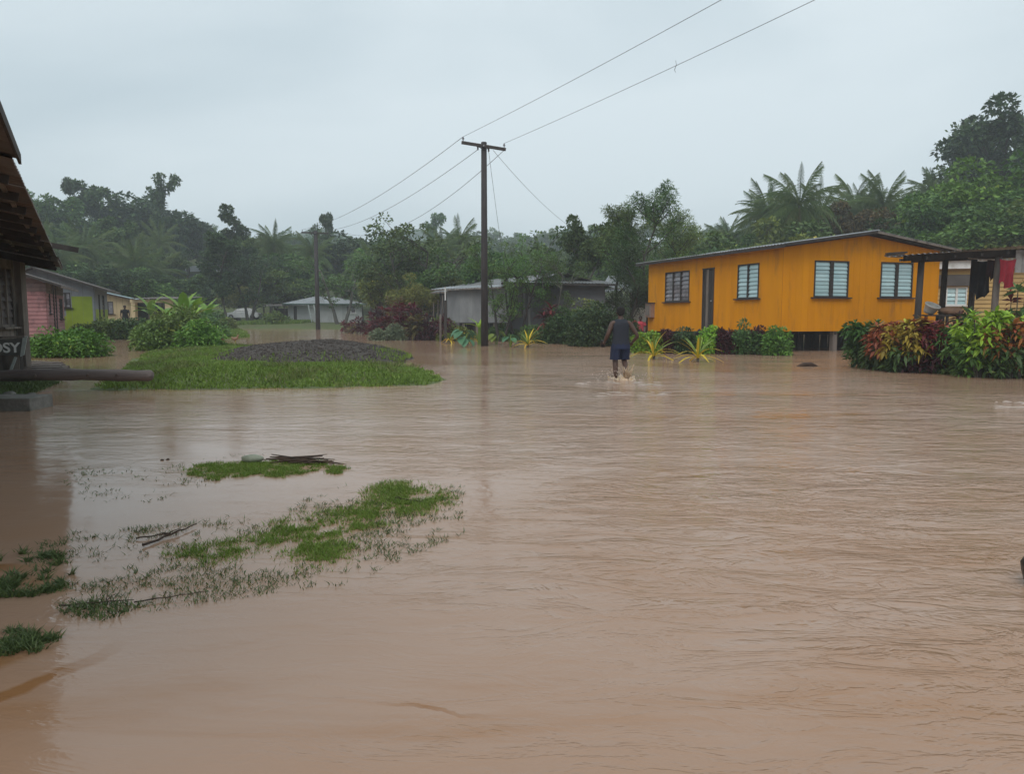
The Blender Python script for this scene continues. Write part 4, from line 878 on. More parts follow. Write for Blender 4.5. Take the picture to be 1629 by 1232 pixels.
Gq = Wall(Bv.xy, (Bv+pr*6).xy); Gq = Gq if Gq.n.y < 0 else Wall((Bv+pr*6).xy, Bv.xy); Gq.outline = [(0, .4), (Gq.len, .4), (Gq.len, 3.2), (3, 3.93), (0, 3.2)]; Gq.boards(gr, M_GREYD, 'v', .8, name='wall_sheet'); Gq.back(gr, M_WALLDK)
mb = MB(); mb.bar(Av-pr*.58+dirA*.5+U3*3.0, Bv-pr*.58-dirA*.6+U3*3.07, .04, .12); part('fascia', mb, M_GRWOOD, gr)
# front block with flat eave
F0 = (xat(814, 43.4), 43.4); F1 = (xat(962, 43.0), 43.0); FW_ = Wall(F0, F1); FW_.outline = [(0, .35), (FW_.len, .35), (FW_.len, 3.2), (0, 3.2)]
fo = [(FW_.upx(819), FW_.upx(831), zat(505, 43.4), zat(466, 43.4))]; FW_.ops = fo
FW_.boards(gr, M_GREYD, 'v', .9, gap=.008, name='wall_sheet'); FW_.back(gr, M_WALLDK)
louvre_window(FW_, *fo[0], gr, 1, 8, M_GRWOOD, M_GLASSDK, sill=False)
for px in (834, 842): mb = MB(); FW_.bx(mb, FW_.upx(px), 1.75, .06, .12, 2.8, .1); part('cover_strip', mb, M_GREYL, gr)
corrugated('roof_sheet', Vector((F0[0]-.6, 42.7, 3.28)), Vector((F1[0]+.5, 42.3, 3.18)), Vector((F0[0]-.6, 50, 3.75)), Vector((F1[0]+.5, 50, 3.7)), M_IRONM, gr)
mb = MB(); mb.bar((F0[0]-.6, 42.72, 3.2), (F1[0]+.5, 42.32, 3.1), .04, .12); part('fascia', mb, M_DKWOOD, gr)
SWl = Wall((F1[0], F1[1]), (F1[0]+.3, 50)); SWl.outline = [(0, .35), (7, .35), (7, 3.2), (0, 3.2)]; SWl.back(gr, M_GREYD)
# light lean-to with its own roof edge
LW = Wall((xat(712, 44.5), 44.5), (xat(811, 43), 43.0)); LW.outline = [(0, zat(513, 44)), (LW.len, zat(513, 44)), (LW.len, zat(459, 44)), (0, zat(462, 44))]
LW.boards(gr, M_GREYL, 'v', .82, gap=.01, name='lean_to_sheet'); LW.back(gr, M_WALLDK)
p0, p1 = LW.P(-.9, LW.outline[3][1]+.06, .45), LW.P(LW.len-.3, LW.outline[2][1]+.04, .45); corrugated('lean_to_roof', p0, p1, p0-LW.n*2.6+U3*.25, p1-LW.n*2.6+U3*.25, M_IRON, gr)
mb = MB(); mb.bar(p0-U3*.05, p1-U3*.05, .03, .07); part('fascia', mb, M_GRWOOD, gr)
for px in (716, 736, 757, 785, 806):
    p = LW.P(LW.upx(px), 0, -.15); part('stilt', MB().box((p.x, p.y, .25), (.14, .14, 1.4)), M_GRWOOD, gr)
Wk = Wall(LW.P(.2, 0, -1.2).xy, LW.P(LW.len, 0, -1.2).xy, z0=-.1, z1=.92); Wk.boards(gr, M_DKWOOD, 'v', .5, gap=.03, name='skirt_board')
for i, (px, y0, y1) in enumerate(((704, 470, 520), (697, 478, 520), (690, 482, 518))):
    a = pt(px, y1, 46.5); b = pt(px, y0, 46.5); mb = MB(); mb.bar(a, b, .26, .05); part('upright_plank', mb, M_GRWOOD, gr)
# grey posts with white pipe
pp = pt(709, 545, 39.5); st = thing('standpipe_post', (pp.x, pp.y, 0), 'thin dark post topped by a white pipe in front of the grey lean-to', 'post')
part('post', MB().bar((pp.x, pp.y, -.3), (pp.x, pp.y, zat(478, 39.5)), .14), M_DKWOOD, st); part('white_pipe', MB().tube([(pp.x, pp.y, zat(478, 39.5)), (pp.x, pp.y, zat(457, 39.5))], .035, 8), M_WHITE, st)
part('side_post', MB().bar((pp.x-.28, pp.y, -.3), (pp.x-.26, pp.y, zat(500, 39.5)), .1), M_GRWOOD, st)

# ------------------------------------------------------------------ houses behind the feathery tree, left of the orange house
bh = thing('rusty_roof_house', (9, 60, 0), 'old grey house with a steep corrugated roof glimpsed behind the feathery tree', 'house')
W_ = Wall((xat(958, 56), 56), (xat(1018, 58), 58.0)); W_.outline = [(0, .2), (W_.len, .2), (W_.len, 2.5), (0, 2.5)]; W_.boards(bh, M_GREYL, 'v', .8, name='wall_sheet'); W_.back(bh, M_WALLDK)
a, b = Vector((xat(950, 55), 55, zat(466, 55))), Vector((xat(1005, 57), 57, zat(462, 57))); corrugated('roof_sheet', a, b, pt(968, 439, 59), pt(996, 439, 59), M_IRON, bh, amp=.03)
part('awning', MB().box((xat(968, 54), 54, zat(459, 54)), (1.9, 1.2, .05), 0, .12), M_IRONDK, bh)
wb = thing('white_house', (11, 50, 0), 'white walled house with a light roof just left of the orange house', 'house')
W_ = Wall((xat(1003, 48), 48.0), (xat(1052, 50), 50.0)); W_.outline = [(0, .2), (W_.len, .2), (W_.len, zat(463, 49)), (0, zat(463, 49))]; W_.boards(wb, mat('pale_wall', (.50, .49, .44), (.38, .37, .33), rough=.7, c3=(.22, .22, .2), s3=1.5), 'v', .8, name='wall_sheet'); W_.back(wb, M_WALLDK)
corrugated('roof_sheet', Vector((xat(1002, 47.5), 47.5, zat(463, 47.5))), Vector((xat(1056, 49.5), 49.5, zat(463, 49.5))), pt(1024, 448, 52), pt(1062, 448, 54), M_IRON, wb)
part('louvre_panel', MB().box((xat(1016, 47.7), 47.75, zat(478, 47.7)), (.9, .1, .9)), M_DKWOOD, wb)

# ------------------------------------------------------------------ far white house beyond the water
D = 84; z0 = .35
fh = thing('far_white_house', (xat(510, D), D, z0), 'long low white house with a pale hipped roof beyond the far power pole', 'house')
M_FWH = mat('far_white', (.46, .47, .47), (.38, .385, .385), rough=.7, scale=1, c3=(.27, .27, .26), s3=.8)
FWl = Wall((xat(458, D), D), (xat(576, D+2), D+2)); ztp = zat(484, D); FWl.outline = [(0, z0), (FWl.len, z0), (FWl.len, ztp), (0, ztp)]
def fo_(a, b, y0, y1): return (FWl.upx(a), FWl.upx(b), zat(y1, D), zat(y0, D))
FWl.ops = [fo_(469, 474, 485, 512), fo_(552, 567, 486, 499)]
FWl.boards(fh, M_FWH, 'v', 1.2, gap=.01, name='wall_panel'); FWl.back(fh, M_WALLDK); louvre_window(FWl, *FWl.ops[1], fh, 2, 4, M_WHITE, M_GLASSDK)
part('door', MB().box(FWl.P((FWl.ops[0][0]+FWl.ops[0][1])/2, 1.3, -.05), (.4, .05, 1.9)), M_DKWOOD, fh)
E0, E1 = FWl.P(-.6, ztp+.05, .6), FWl.P(FWl.len+.5, ztp+.05, .6); R0, R1 = FWl.P(3.2, zat(471, D+3), -3.2), FWl.P(FWl.len-3.4, zat(471, D+3), -3.2)
corrugated('roof_sheet', E0, E1, R0, R1, M_IRON, fh, width=1.1, wave=.3); 
mb = MB(); mb.poly([E1, R1, FWl.P(FWl.len+.5, ztp+.05, -7)], [(0, 1, 2)]); part('hip', mb, M_IRON, fh)
mb = MB(); mb.poly([E0, FWl.P(-.6, ztp+.05, -7), R0], [(0, 1, 2)]); part('hip', mb, M_IRON, fh)
mb = MB(); mb.bar(E0-U3*.06, E1-U3*.06, .05, .14); part('fascia', mb, mat('green_trim', (.05, .10, .08), rough=.6), fh)
vd = D-1.0
corrugated('veranda_roof', Vector((xat(415, vd), vd, zat(488, vd))), Vector((xat(487, vd), vd, zat(486, vd))), Vector((xat(420, vd+4), vd+4, zat(484.5, vd+4))), Vector((xat(487, vd+4), vd+4, zat(483, vd+4))), M_IRONDK, fh, width=1.1)
for px in (419, 430, 441, 452): part('veranda_post', MB().bar((xat(px, vd), vd+.2, z0-.5), (xat(px, vd), vd+.2, zat(488, vd)), .13), M_DKWOOD, fh)
part('veranda_back', MB().box(((xat(422, vd)+xat(458, vd))/2, vd+3.6, 1.1), (xat(458, vd)-xat(422, vd), .1, 2.0)), M_WALLDK, fh)
lad = thing('ladder', (xat(495, 82.6), 82.6, .3), 'pale ladder leaning on the far white house left of the pole', 'ladder')
a0, a1 = pt(490, 485, 82.9), pt(496, 513, 82.2); off = Vector((.62, 0, 0))
for o_ in (0, 1): part('rail', MB().bar(a1+off*o_, a0+off*o_, .08), M_PALE, lad)
for k in range(6): t = .1+k*.16; part('rung', MB().bar(a1.lerp(a0, t), a1.lerp(a0, t)+off, .05), M_PALE, lad)
# house on the left slope
hx, hd = 322, 128; hz = zat(436, hd); hz0 = gz(xat(hx, hd), hd)
hh = thing('hillside_house', (xat(hx, hd), hd, hz0), 'small house with a light iron roof half hidden on the left slope', 'house')
part('wall', MB().box((xat(hx, hd), hd+2, (hz0+hz)/2), (6.5, 4, max(1, hz-hz0))), M_GREYD, hh); part('window', MB().box((xat(hx-6, hd), hd-.05, hz-1.1), (.9, .1, .9)), M_GLASSDK, hh)
corrugated('roof_sheet', pt(286, 433, hd-1), pt(368, 431, hd-1), pt(300, 424, hd+5), pt(360, 419, hd+5), M_IRON, hh, width=1.4, wave=.4)
pp_ = pt(299, 450, 118); single('timber_post', MB().tube([(pp_.x, 118, gz(pp_.x, 118)-.5), (pp_.x, 118, zat(418, 118))], [.16, .13], 8), M_DKWOOD, (pp_.x, 118, gz(pp_.x, 118)), 'dark post standing in front of the roof on the left slope', 'post')

# ------------------------------------------------------------------ power poles and lines
def pole(px, pyb, d, ytop, label, arm, armz):
    b = pt(px, pyb, d); top = zat(ytop, d); t = thing('power_pole', (b.x, d, 0), label, 'power pole', 'power poles')
    part('pole_shaft', MB().tube([(b.x, d, -.6), (b.x, d, top*.5), (b.x, d, top)], [.172+(d > 50)*.05, .145+(d > 50)*.05, .125+(d > 50)*.05], 12), M_POLE, t, smooth=True)
    part('pole_cap', MB().tube([(b.x, d, top), (b.x, d, top+.05)], [.135, .12], 12), M_DKWOOD, t)
    a = Vector((b.x, d-.16, armz)); part('crossarm', MB().bar(a-arm, a+arm, .11, .13), M_DKWOOD, t, bev=.01)
    ins = []
    for s in (-.93, .93):
        c = a+arm*s; i = part('insulator', MB().tube([c+U3*.06, c+U3*.14, c+U3*.15, c+U3*.20, c+U3*.21, c+U3*.26], [.02, .02, .055, .05, .04, .02], 8), mat('insulator_grey', (.2, .2, .21), rough=.3), t); ins.append(c+U3*.26)
    for s in (-.27, .22):
        c = a+arm*s; part('bracket', MB().tube([c-U3*.06, c-U3*.22], [.045, .03], 6), M_DKWOOD, t); ins.append(c-U3*.2)
    for s in (-1, 1): part('arm_brace', MB().bar(a+arm*(.38*s), Vector((b.x, d-.14, armz-.16)), .03), M_DKWOOD, t)
    part('bolt', MB().tube([a+Vector((0, -.07, 0)), a+Vector((0, -.1, 0))], .035, 6), M_IRON, t)
    return ins
M_POLE = mat('pole_wood', (.055, .045, .045), (.032, .027, .028), rough=.8, scale=5, stretch=(2, 2, .25), bump=.5)
I1 = pole(771, 552, 34.5, 228, 'tall dark power pole standing in the flood with a tilted crossarm', Vector((.98, .25, -.10)), zat(233.5, 34.5))
p2c = gp(506, 524); I2 = pole(506, 524, 70, 368, 'distant power pole in front of the far white house', Vector((1.15, .45, 0)), zat(371, 70))
def wire(a, b, sag, label, rad=.012, group='overhead power lines'):
    n = 24; pts = [a.lerp(b, i/n) - U3*sag*4*(i/n)*(1-i/n) for i in range(n+1)]
    return single('power_line', MB().tube(pts, rad, 5), M_WIRE, a, label, 'power line', group, smooth=True)
M_WIRE = mat('wire_grey', (.11, .115, .12), rough=.5)
wire(I1[0], Vector((16.3, -2, 10.2)), .35, 'upper wire from the left end of the crossarm to the top of the sky', .008)
wire(I1[1], Vector((18.3, -2, 10.1)), .35, 'lower wire from the right end of the crossarm to the upper right', .008)
wire(I1[0], I2[0], .7, 'wire from the left end of the near crossarm down to the far pole', .012)
wire(I1[2], I2[1], .7, 'wire from the middle of the near crossarm down to the far pole', .012)
wire(I1[1]-U3*.3, I2[1]+Vector((1.2, .3, -.1)), 1.6, 'lowest wire passing behind the near pole towards the far one', .012)
wire(I1[3], pt(806, 449, 44), .2, 'steep service wire from the crossarm down to the grey house', .009, 'service drop wires')
wire(I1[3]+Vector((.2, 0, .05)), pt(906, 360, 52), .25, 'slanting service wire from the crossarm towards the trees on the right', .009, 'service drop wires')
p = pt(1075, 96, 21); mb = MB(); mb.tube([p, p+Vector((.02, 0, -.12)), p+Vector((-.03, 0, -.25)), p+Vector((.0, 0, -.31))], .008, 5); single('dangling_string', mb, M_WIRE, p, 'short bit of string dangling from the upper wire against the sky', 'string')

# ------------------------------------------------------------------ wooded slopes
def top_h(px, ytop, d, ground=None):
    x = xat(px, d); g_ = gz(x, d) if ground is None else ground; return x, g_, zat(ytop, d)-g_
KEEP = random.Random(5)
def forest(n, pxr, dr_, hr, kinds, mats, label, group, palm_p=.2, seed=0, plabel=None, pgroup=None, mind=4.0, fine=1.0, ok=None, cap=None):
    r = random.Random(seed); pts = []; tries = 0
    while len(pts) < n and tries < n*60:
        tries += 1; px = r.uniform(*pxr); d = math.sqrt(r.uniform(dr_[0]**2, dr_[1]**2)); x = xat(px, d)
        if ok and not ok(px, d): continue
        if any((x-a)**2+(d-b)**2 < mind*mind for a, b in pts): continue
        g_ = gz(x, d)
        h = r.uniform(*hr)
        if cap: h = min(h, zat(cap(px)+r.uniform(0, 14), d)-g_)
        if h < 2.5: continue
        pts.append((x, d))
        if r.random() < palm_p: palm((x, d, g_-.2), max(3, h*.85-1), plabel or label, pgroup or group, seed=r.randint(0, 99), crown=r.uniform(.75, 1.0))
        else:
            k = r.choice(kinds); s = r.choice((1, 2, 3)); tree(k, s, (x, d, g_-.2), h, r.choice(mats), label, group, wide=r.uniform(.85, 1.3), fine=fine)
SK = [(-100, 335), (0, 330), (60, 330), (110, 352), (150, 345), (165, 320), (230, 325), (300, 340), (330, 362), (400, 372), (450, 362), (500, 375), (560, 370), (640, 372), (680, 362), (740, 355), (800, 350), (850, 368), (900, 350), (960, 350), (1050, 350), (1150, 352), (1200, 345), (1300, 312), (1400, 305), (1470, 280), (1500, 262), (1629, 245), (1800, 230)]
def skyl(px): return float(np.interp(px, [a for a, b in SK], [b for a, b in SK]))
forest(95, (-60, 440), (96, 175), (8, 13), ('round', 'umbrella', 'tall'), (M_FOR, M_FOR, M_MID), 'dark broadleaf tree in the wood on the left slope', 'trees on the left slope', .45, 1, 'coconut palm standing in the wood on the left slope', 'palms on the left slope', 4.5, 1.25,
       ok=lambda px, d: not (270 < px < 385 and d < 132), cap=skyl)
forest(70, (430, 1180), (96, 170), (8, 12), ('round', 'tall', 'umbrella'), (M_FOR, M_MID, M_BRIGHT, M_OLIVE), 'broadleaf tree in the wood filling the valley behind the village', 'trees in the valley behind the village', .42, 2, 'coconut palm among the trees behind the village', 'palms behind the village', 4.5, 1.25, cap=lambda p: skyl(p)+14)
forest(120, (300, 1300), (190, 330), (9, 14), ('round', 'umbrella', 'tall'), (M_FOR, M_FOR, M_MID), 'hazy tree on the misty ridge beyond the valley', 'trees on the misty ridge', .0, 3, mind=6, fine=1.8, cap=skyl)
forest(75, (1180, 1720), (62, 150), (8, 13), ('round', 'umbrella', 'tall'), (M_FOR, M_MID, M_MID, M_OLIVE), 'broadleaf tree on the steep right slope behind the orange house', 'trees on the right slope', .28, 4, 'coconut palm on the steep right slope', 'palms on the right slope', 4.2, 1.1, cap=lambda p: skyl(p)+18)
def hero(px, ytop, d, kind, m, label, seed=1, wide=1.0, fine=1.0, bark=None, g_=None, rz=0, name='tree', cat='tree'):
    x, g0, h = top_h(px, ytop, d, g_); return tree(kind, seed, (x, d, g0-.1), h, m, label, wide=wide, fine=fine, bark=bark, rz=rz, name=name, cat=cat)
hero(68, 306, 112, 'umbrella', M_MID, 'rounded light green tree above the eave of the weathered house', 2, 1.0, 1.0)
hero(130, 285, 118, 'tall', M_DARK, 'tall ragged tree standing alone against the sky on the left skyline', 4, .62, .9)
hero(172, 290, 122, 'tall', M_FOR, 'leaning tall tree at the left end of the dark skyline wood', 5, 1.0)
hero(215, 312, 125, 'round', M_DARK, 'wide dark tree in the skyline wood right of the leaning tree', 2, 1.5)
hero(256, 316, 128, 'round', M_DARK, 'dense dark tree below the round-headed skyline tree', 3, 1.35)
hero(272, 279, 120, 'tall', M_DARK, 'round-headed dark tree rising highest over the skyline wood', 6, .7)
hero(303, 338, 126, 'round', M_DARK, 'dark tree where the skyline wood slopes down to the right', 1, 1.1)
hero(378, 330, 96, 'tall', M_DARK, 'tall dark tree left of the far power pole cutting the skyline', 7, .95)
hero(358, 372, 80, 'tall', M_DARK, 'dark sparse tree in front of the house on the left slope', 8, 1.15, .9)
hero(395, 398, 82, 'airy', M_DARK, 'thin dark-leaved tree beside the white parked car', 3, 1.2)
hero(516, 341, 118, 'tall', M_DARK, 'narrow tree sticking up just right of the far power pole top', 9, .55)
hero(545, 372, 112, 'round', M_DARK, 'dark rounded tree right of the far power pole', 2, 1.3)
hero(602, 362, 116, 'round', M_FOR, 'round-topped dark tree on the centre skyline', 3, 1.2)
hero(695, 341, 170, 'tall', M_FOR, 'hazy round-headed tree on the centre skyline left of the near pole', 6, .7, 1.3)
hero(666, 356, 62, 'airy', M_FOR, 'forked dark green tree above the grey lean-to', 5, 1.3, 1.2, g_=.2)
hero(640, 372, 66, 'round', M_FOR, 'full green tree behind the red bushes', 1, 1.0, g_=.2)
hero(700, 400, 60, 'round', M_MID, 'green tree behind the roof of the grey house', 3, 1.15, .9, g_=.2)
hero(600, 430, 64, 'round', M_OLIVE, 'yellowish green tree behind the red bushes', 2, 1.25, .8, g_=.2)
hero(655, 436, 57, 'round', M_OLIVE, 'olive tree with small leaves left of the grey house', 3, 1.25, .7, g_=.1)
hero(722, 432, 58, 'round', M_OLIVE, 'light olive tree over the left end of the grey roof', 1, .9, .8, g_=.1)
hero(541, 402, 78, 'airy', M_MID, 'light trunked green tree in front of the far white house', 1, 1.5, 1.1, M_GREYBARK, g_=.3)
hero(470, 405, 92, 'round', M_MID, 'green tree behind the veranda of the far white house', 1, 1.3, g_=.5)
hero(430, 425, 90, 'round', M_MID, 'low rounded tree left of the far white house', 2, 1.3, g_=.5)
hero(575, 408, 92, 'round', M_MID, 'broad green tree behind the right end of the far white house', 3, 1.4, g_=.5)
hero(382, 448, 92, 'round', M_OLIVE, 'yellow green bushy tree above the white parked car', 1, 1.2, g_=.5)
hero(797, 385, 40.5, 'airy', M_MID, 'small tree with forking trunks just right of the near power pole', 2, 1.0, .75, M_DKWOOD, g_=0)
hero(822, 372, 41.5, 'airy', M_MID, 'taller thin tree in front of the dark grey wall', 4, 1.0, .75, M_DKWOOD, g_=0)
hero(770, 392, 56, 'round', M_MID, 'leafy tree over the grey house behind the near power pole', 2, 1.0, .8, g_=.1)
hero(858, 395, 58, 'round', M_MID, 'leafy tree rising behind the dark grey house', 3, 1.1, .8, g_=.1)
hero(905, 352, 51, 'airy', M_FOR, 'branching tree with dense leaf heads behind the grey house', 6, 1.15, 1.35, M_GREYBARK, g_=.1)
hero(930, 346, 52, 'umbrella', M_FOR, 'dark spreading tree left of the feathery trees', 3, .75, .9, M_GREYBARK, g_=.1)
hero(1030, 292, 46.5, 'feather', M_MID, 'tallest feathery tree left of the orange house', 1, 1.15, g_=0)
hero(985, 322, 48, 'feather', M_MID, 'feathery tree standing left of the tallest feathery one', 2, 1.2, g_=0)
hero(1062, 330, 50, 'feather', M_MID, 'feathery tree rising behind the left end of the orange roof', 3, 1.3, g_=.1)
hero(1005, 385, 44.5, 'feather', M_DARK, 'low dark feathery tree with thick trunk behind the wading man', 4, 1.5, g_=0)
hero(1085, 385, 58, 'round', M_FOR, 'dark green tree behind the left slope of the orange roof', 2, 1.3, g_=.3)
hero(1150, 372, 60, 'round', M_MID, 'green tree above the middle of the orange roof', 1, 1.3, g_=.5)
hero(1215, 352, 57, 'round', M_OLIVE, 'olive green tree left of the great palm', 3, 1.3, g_=.6)
hero(1340, 325, 62, 'umbrella', M_RUSTY, 'rust tinged tree between the palms above the orange roof', 2, .9, g_=1.5)
hero(1400, 352, 58, 'round', M_FOR, 'dark tree just behind the ridge of the orange house', 2, 1.3, g_=1)
hero(1300, 355, 56, 'round', M_FOR, 'dark bushy tree at the foot of the great palm', 1, 1.3, g_=.6)
hero(1530, 262, 58, 'round', M_BRIGHT, 'broad bright green tree on the slope above the shelter', 2, 1.15, .8, g_=1.5)
hero(1610, 252, 56, 'round', M_MID, 'bright leafy tree on the slope at the right edge', 3, 1.3, .8, g_=1.5)
hero(1478, 312, 56, 'round', M_MID, 'mid green tree over the right end of the orange roof', 1, 1.15, .8, g_=1.2)
hero(1560, 330, 50, 'round', M_MID, 'low leafy tree behind the shelter roof', 2, 1.5, .8, g_=.8)
hero(1660, 320, 50, 'round', M_MID, 'leafy tree behind the right end of the shelter roof', 1, 1.5, .8, g_=.8)
hero(1585, 168, 84, 'umbrella', M_DARK, 'huge dark tree standing highest at the right edge', 3, 1.1, .9)
hero(1540, 200, 88, 'round', M_DARK, 'dark tree joined to the left flank of the huge dark tree', 1, .8, .9)
hero(1650, 165, 90, 'round', M_DARK, 'dark tree behind the huge tree at the right edge', 2, 1.0, .9)
# palms with fronds of their own
def hpalm(px, ytop, d, label, seed, crown=1.0, g_=None):
    x = xat(px, d); g0 = gz(x, d) if g_ is None else g_; palm((x, d, g0-.1), zat(ytop, d)-g0-2.6*crown, label, None, True, seed, crown)
hpalm(1275, 268, 60, 'great coconut palm with a full crown above the orange roof', 0, 1.05)
hpalm(1300, 300, 70, 'coconut palm tucked behind the right side of the great palm', 17, .95)
hpalm(1400, 306, 80, 'coconut palm between the ridge palm and the tall one', 18, .95)
hpalm(1205, 310, 72, 'lower coconut palm at the left end of the palm cluster', 19, .9)
hpalm(1225, 292, 66, 'coconut palm half hidden left of the great palm', 1, .95)
hpalm(1338, 288, 78, 'coconut palm on the skyline right of the great palm', 2, .95)
hpalm(1372, 300, 74, 'coconut palm above the ridge of the orange house', 3, .95)
hpalm(1432, 280, 70, 'tall coconut palm over the right slope of the orange roof', 4, 1.0)
hpalm(1462, 272, 82, 'coconut palm left of the bright green tree', 5, .95)
hpalm(438, 358, 98, 'coconut palm with hanging fronds left of the far power pole', 6, 1.0)
hpalm(478, 372, 95, 'coconut palm beside the far power pole', 7, .95)
hpalm(740, 356, 92, 'coconut palm just left of the near power pole', 8, 1.0)
hpalm(708, 366, 88, 'coconut palm between the forked tree and the near pole', 9, .95)
hpalm(620, 392, 86, 'coconut palm low among the trees behind the olive trees', 10, .9)
hpalm(150, 362, 86, 'coconut palm above the green house', 11, 1.05)
hpalm(108, 372, 80, 'coconut palm above the pink house roof', 12, 1.0)
hpalm(205, 385, 84, 'coconut palm above the cream house', 13, 1.0)
hpalm(255, 400, 88, 'coconut palm behind the porch frame', 14, 1.0)
hpalm(60, 362, 92, 'coconut palm just right of the rusty eave', 15, 1.0)
hpalm(1130, 352, 84, 'coconut palm above the left half of the orange roof', 16, .95)
for i, (px, yt, d) in enumerate(((120, 415, 78), (180, 420, 76), (232, 425, 78), (285, 428, 84), (325, 440, 100), (60, 410, 80), (430, 440, 98), (660, 445, 70), (690, 430, 72))):
    x, g0, h = top_h(px, yt, d); tree(('round', 'umbrella')[i % 2], 1+i % 3, (x, d, g0-.3), max(h, 3), (M_FOR, M_DARK, M_MID)[i % 3], ['low bushy tree behind the green house roof', 'low bushy tree behind the cream house', 'low bushy tree behind the porch frame', 'low bushy tree right of the porch frame', 'low bushy tree at the foot of the hillside house', 'low bushy tree behind the pink house', 'low bushy tree by the far veranda', 'low bushy tree behind the red cordylines', 'low bushy tree behind the left end of the grey house'][i], 'low trees behind the houses', wide=1.6)

# ------------------------------------------------------------------ shrubs and garden plants
bush('shrub', 108, 560, 26.0, 2.9, .95, M_BRIGHT, 'low leafy green shrub in the water before the pink house', n=22, per=110, L_=.14, W_=.07, seed=1, z0=0)
bush('shrub', 70, 560, 27.0, 1.4, .75, M_MID, 'small green shrub at the foot of the pink house', n=10, per=90, L_=.13, W_=.06, seed=2, z0=0)
bush('shrub', 165, 530, 44.0, 3.4, 1.2, M_MID, 'dark green shrub row below the green house wall', n=20, per=100, L_=.2, W_=.1, seed=3, z0=0)
bush('shrub', 215, 528, 44.0, 3.4, 1.25, M_FOR, 'dense green shrub in front of the cream house', n=20, per=100, L_=.2, W_=.1, seed=4, z0=0)
bush('shrub', 250, 530, 41.0, 2.6, 1.2, M_BRIGHT, 'fresh green shrub before the porch frame', n=14, per=100, L_=.2, W_=.09, seed=5, z0=0)
bush('shrub', 252, 552, 30.5, 2.0, 1.3, M_MID, 'dark green shrub at the left end of the grassy island', n=18, per=100, L_=.15, W_=.08, seed=6)
bush('shrub', 290, 545, 31.0, 2.6, 1.7, M_MID, 'large leafy shrub standing on the back of the island', n=22, per=110, L_=.17, W_=.08, seed=7)
bush('shrub', 318, 548, 29.5, 1.7, 1.15, M_BRIGHT, 'rounded bright green shrub at the right of the island thicket', n=16, per=110, L_=.13, W_=.07, seed=8)
bush('shrub', 278, 520, 33.0, 1.8, 2.2, M_OLIVE, 'yellow green shrub rising in the island thicket', n=12, per=80, L_=.18, W_=.07, seed=9)
bush('shrub', 315, 530, 46, 3.5, 1.5, M_MID, 'green shrub behind the island thicket near the far bank', n=14, per=90, L_=.2, W_=.1, seed=10, z0=0)
bush('shrub', 362, 512, 70, 2.4, 1.1, M_OLIVE, 'yellowish shrub in front of the parked car', n=12, per=70, L_=.26, W_=.13, seed=11, z0=0)
bush('shrub', 340, 508, 72, 3.0, 2.2, M_FOR, 'dark shrub left of the parked car', n=12, per=70, L_=.26, W_=.13, seed=12, z0=0)
bush('shrub', 436, 505, 80, 3.2, 1.6, M_MID, 'light green shrub before the veranda of the far white house', n=12, per=70, L_=.26, W_=.13, seed=13, z0=.2)

# long-leaved plants: each leaf a part
def leaf_blade(name, L_, W_, droop, fold=.25, seg=4, tone=.5):
    V = []; F = []; 
    for i in range(seg+1):
        t = i/seg; w_ = W_*math.sin(math.pi*min(.98, .12+t*.86))**.7*.5; x = L_*t*(1-.25*droop*t); z = L_*(-.75*droop*t*t)
        V += [(x, -w_, z+w_*fold), (x, 0, z), (x, w_, z+w_*fold)]
        if i: k = 3*i; F += [(k-3, k-2, k+1, k), (k-2, k-1, k+2, k+1)]
    mb = MB(); mb.poly(V, F, tone); return mb.mesh(name, smooth=False, fix=False)
M_YLEAF = foliage('leaf_yellow', (.55, .36, .02), (.70, .50, .04), var=.12, trans=.3); M_GLEAF = foliage('leaf_green_strap', (.10, .18, .03), (.22, .30, .05), var=.2)
M_RED = foliage('leaf_red', (.075, .010, .016), (.20, .028, .035), (.28, .07, .05), var=.3, hue=.02); M_REDD = foliage('leaf_maroon', (.035, .010, .014), (.10, .022, .028), (.16, .05, .04), var=.25)
M_CRO = foliage('leaf_croton_orange', (.16, .05, .02), (.38, .13, .04), var=.35, hue=.03); M_CRY = foliage('leaf_croton_yellow', (.28, .24, .03), (.50, .42, .05), var=.2, hue=.03)
M_CRG = foliage('leaf_croton_green', (.045, .10, .02), (.12, .22, .04), var=.35, hue=.03); M_LIMEL = foliage('leaf_lime', (.16, .30, .02), (.34, .52, .05), var=.2)
BL = {}
def blade(m, L_, W_, dr_, seg=4):
    k = (m.name, L_, W_, dr_)
    if k not in BL:
        me = leaf_blade('leaf', L_, W_, dr_, seg=seg, tone=.6); me.materials.append(m); BL[k] = me
    return BL[k]
def strap_plant(px, py, label, h=.75, n=16, mats_=(M_YLEAF, M_GLEAF), group=None, seed=0, d=None, W_=.075):
    r = random.Random(seed); c = gp(px, py); t = thing('strap_plant', (c.x, c.y, 0), label, 'plant', group)
    mb = MB(); mb.tube([(0, 0, -.2), (0, 0, .12)], [.05, .04], 6); link('stem', mb.mesh('stem', fix=False), M_BARK, t)
    for i in range(n):
        q = i/n; low = q > .45; m = mats_[0] if low or r.random() < .25 else mats_[1]
        me = blade(m, round(h*(1.05 if low else .95), 2), W_, 1.0 if low else .45, 5); f = link('leaf', me, None, t, (0, 0, .08+.05*(1-q))); f.rotation_euler = (r.uniform(-.3, .3), -R(80-62*q+r.uniform(-8, 8)), i*2.4+r.uniform(-.3, .3)); s = r.uniform(.8, 1.1); f.scale = (s, s, s)
    return t
strap_plant(1040, 572, 'yellow and green strap-leaved plant left of the other in front of the orange house', 1.05, 20, seed=1)
strap_plant(1110, 576, 'yellow edged strap-leaved plant spreading low over the flood below the dark door', 1.0, 22, seed=2)
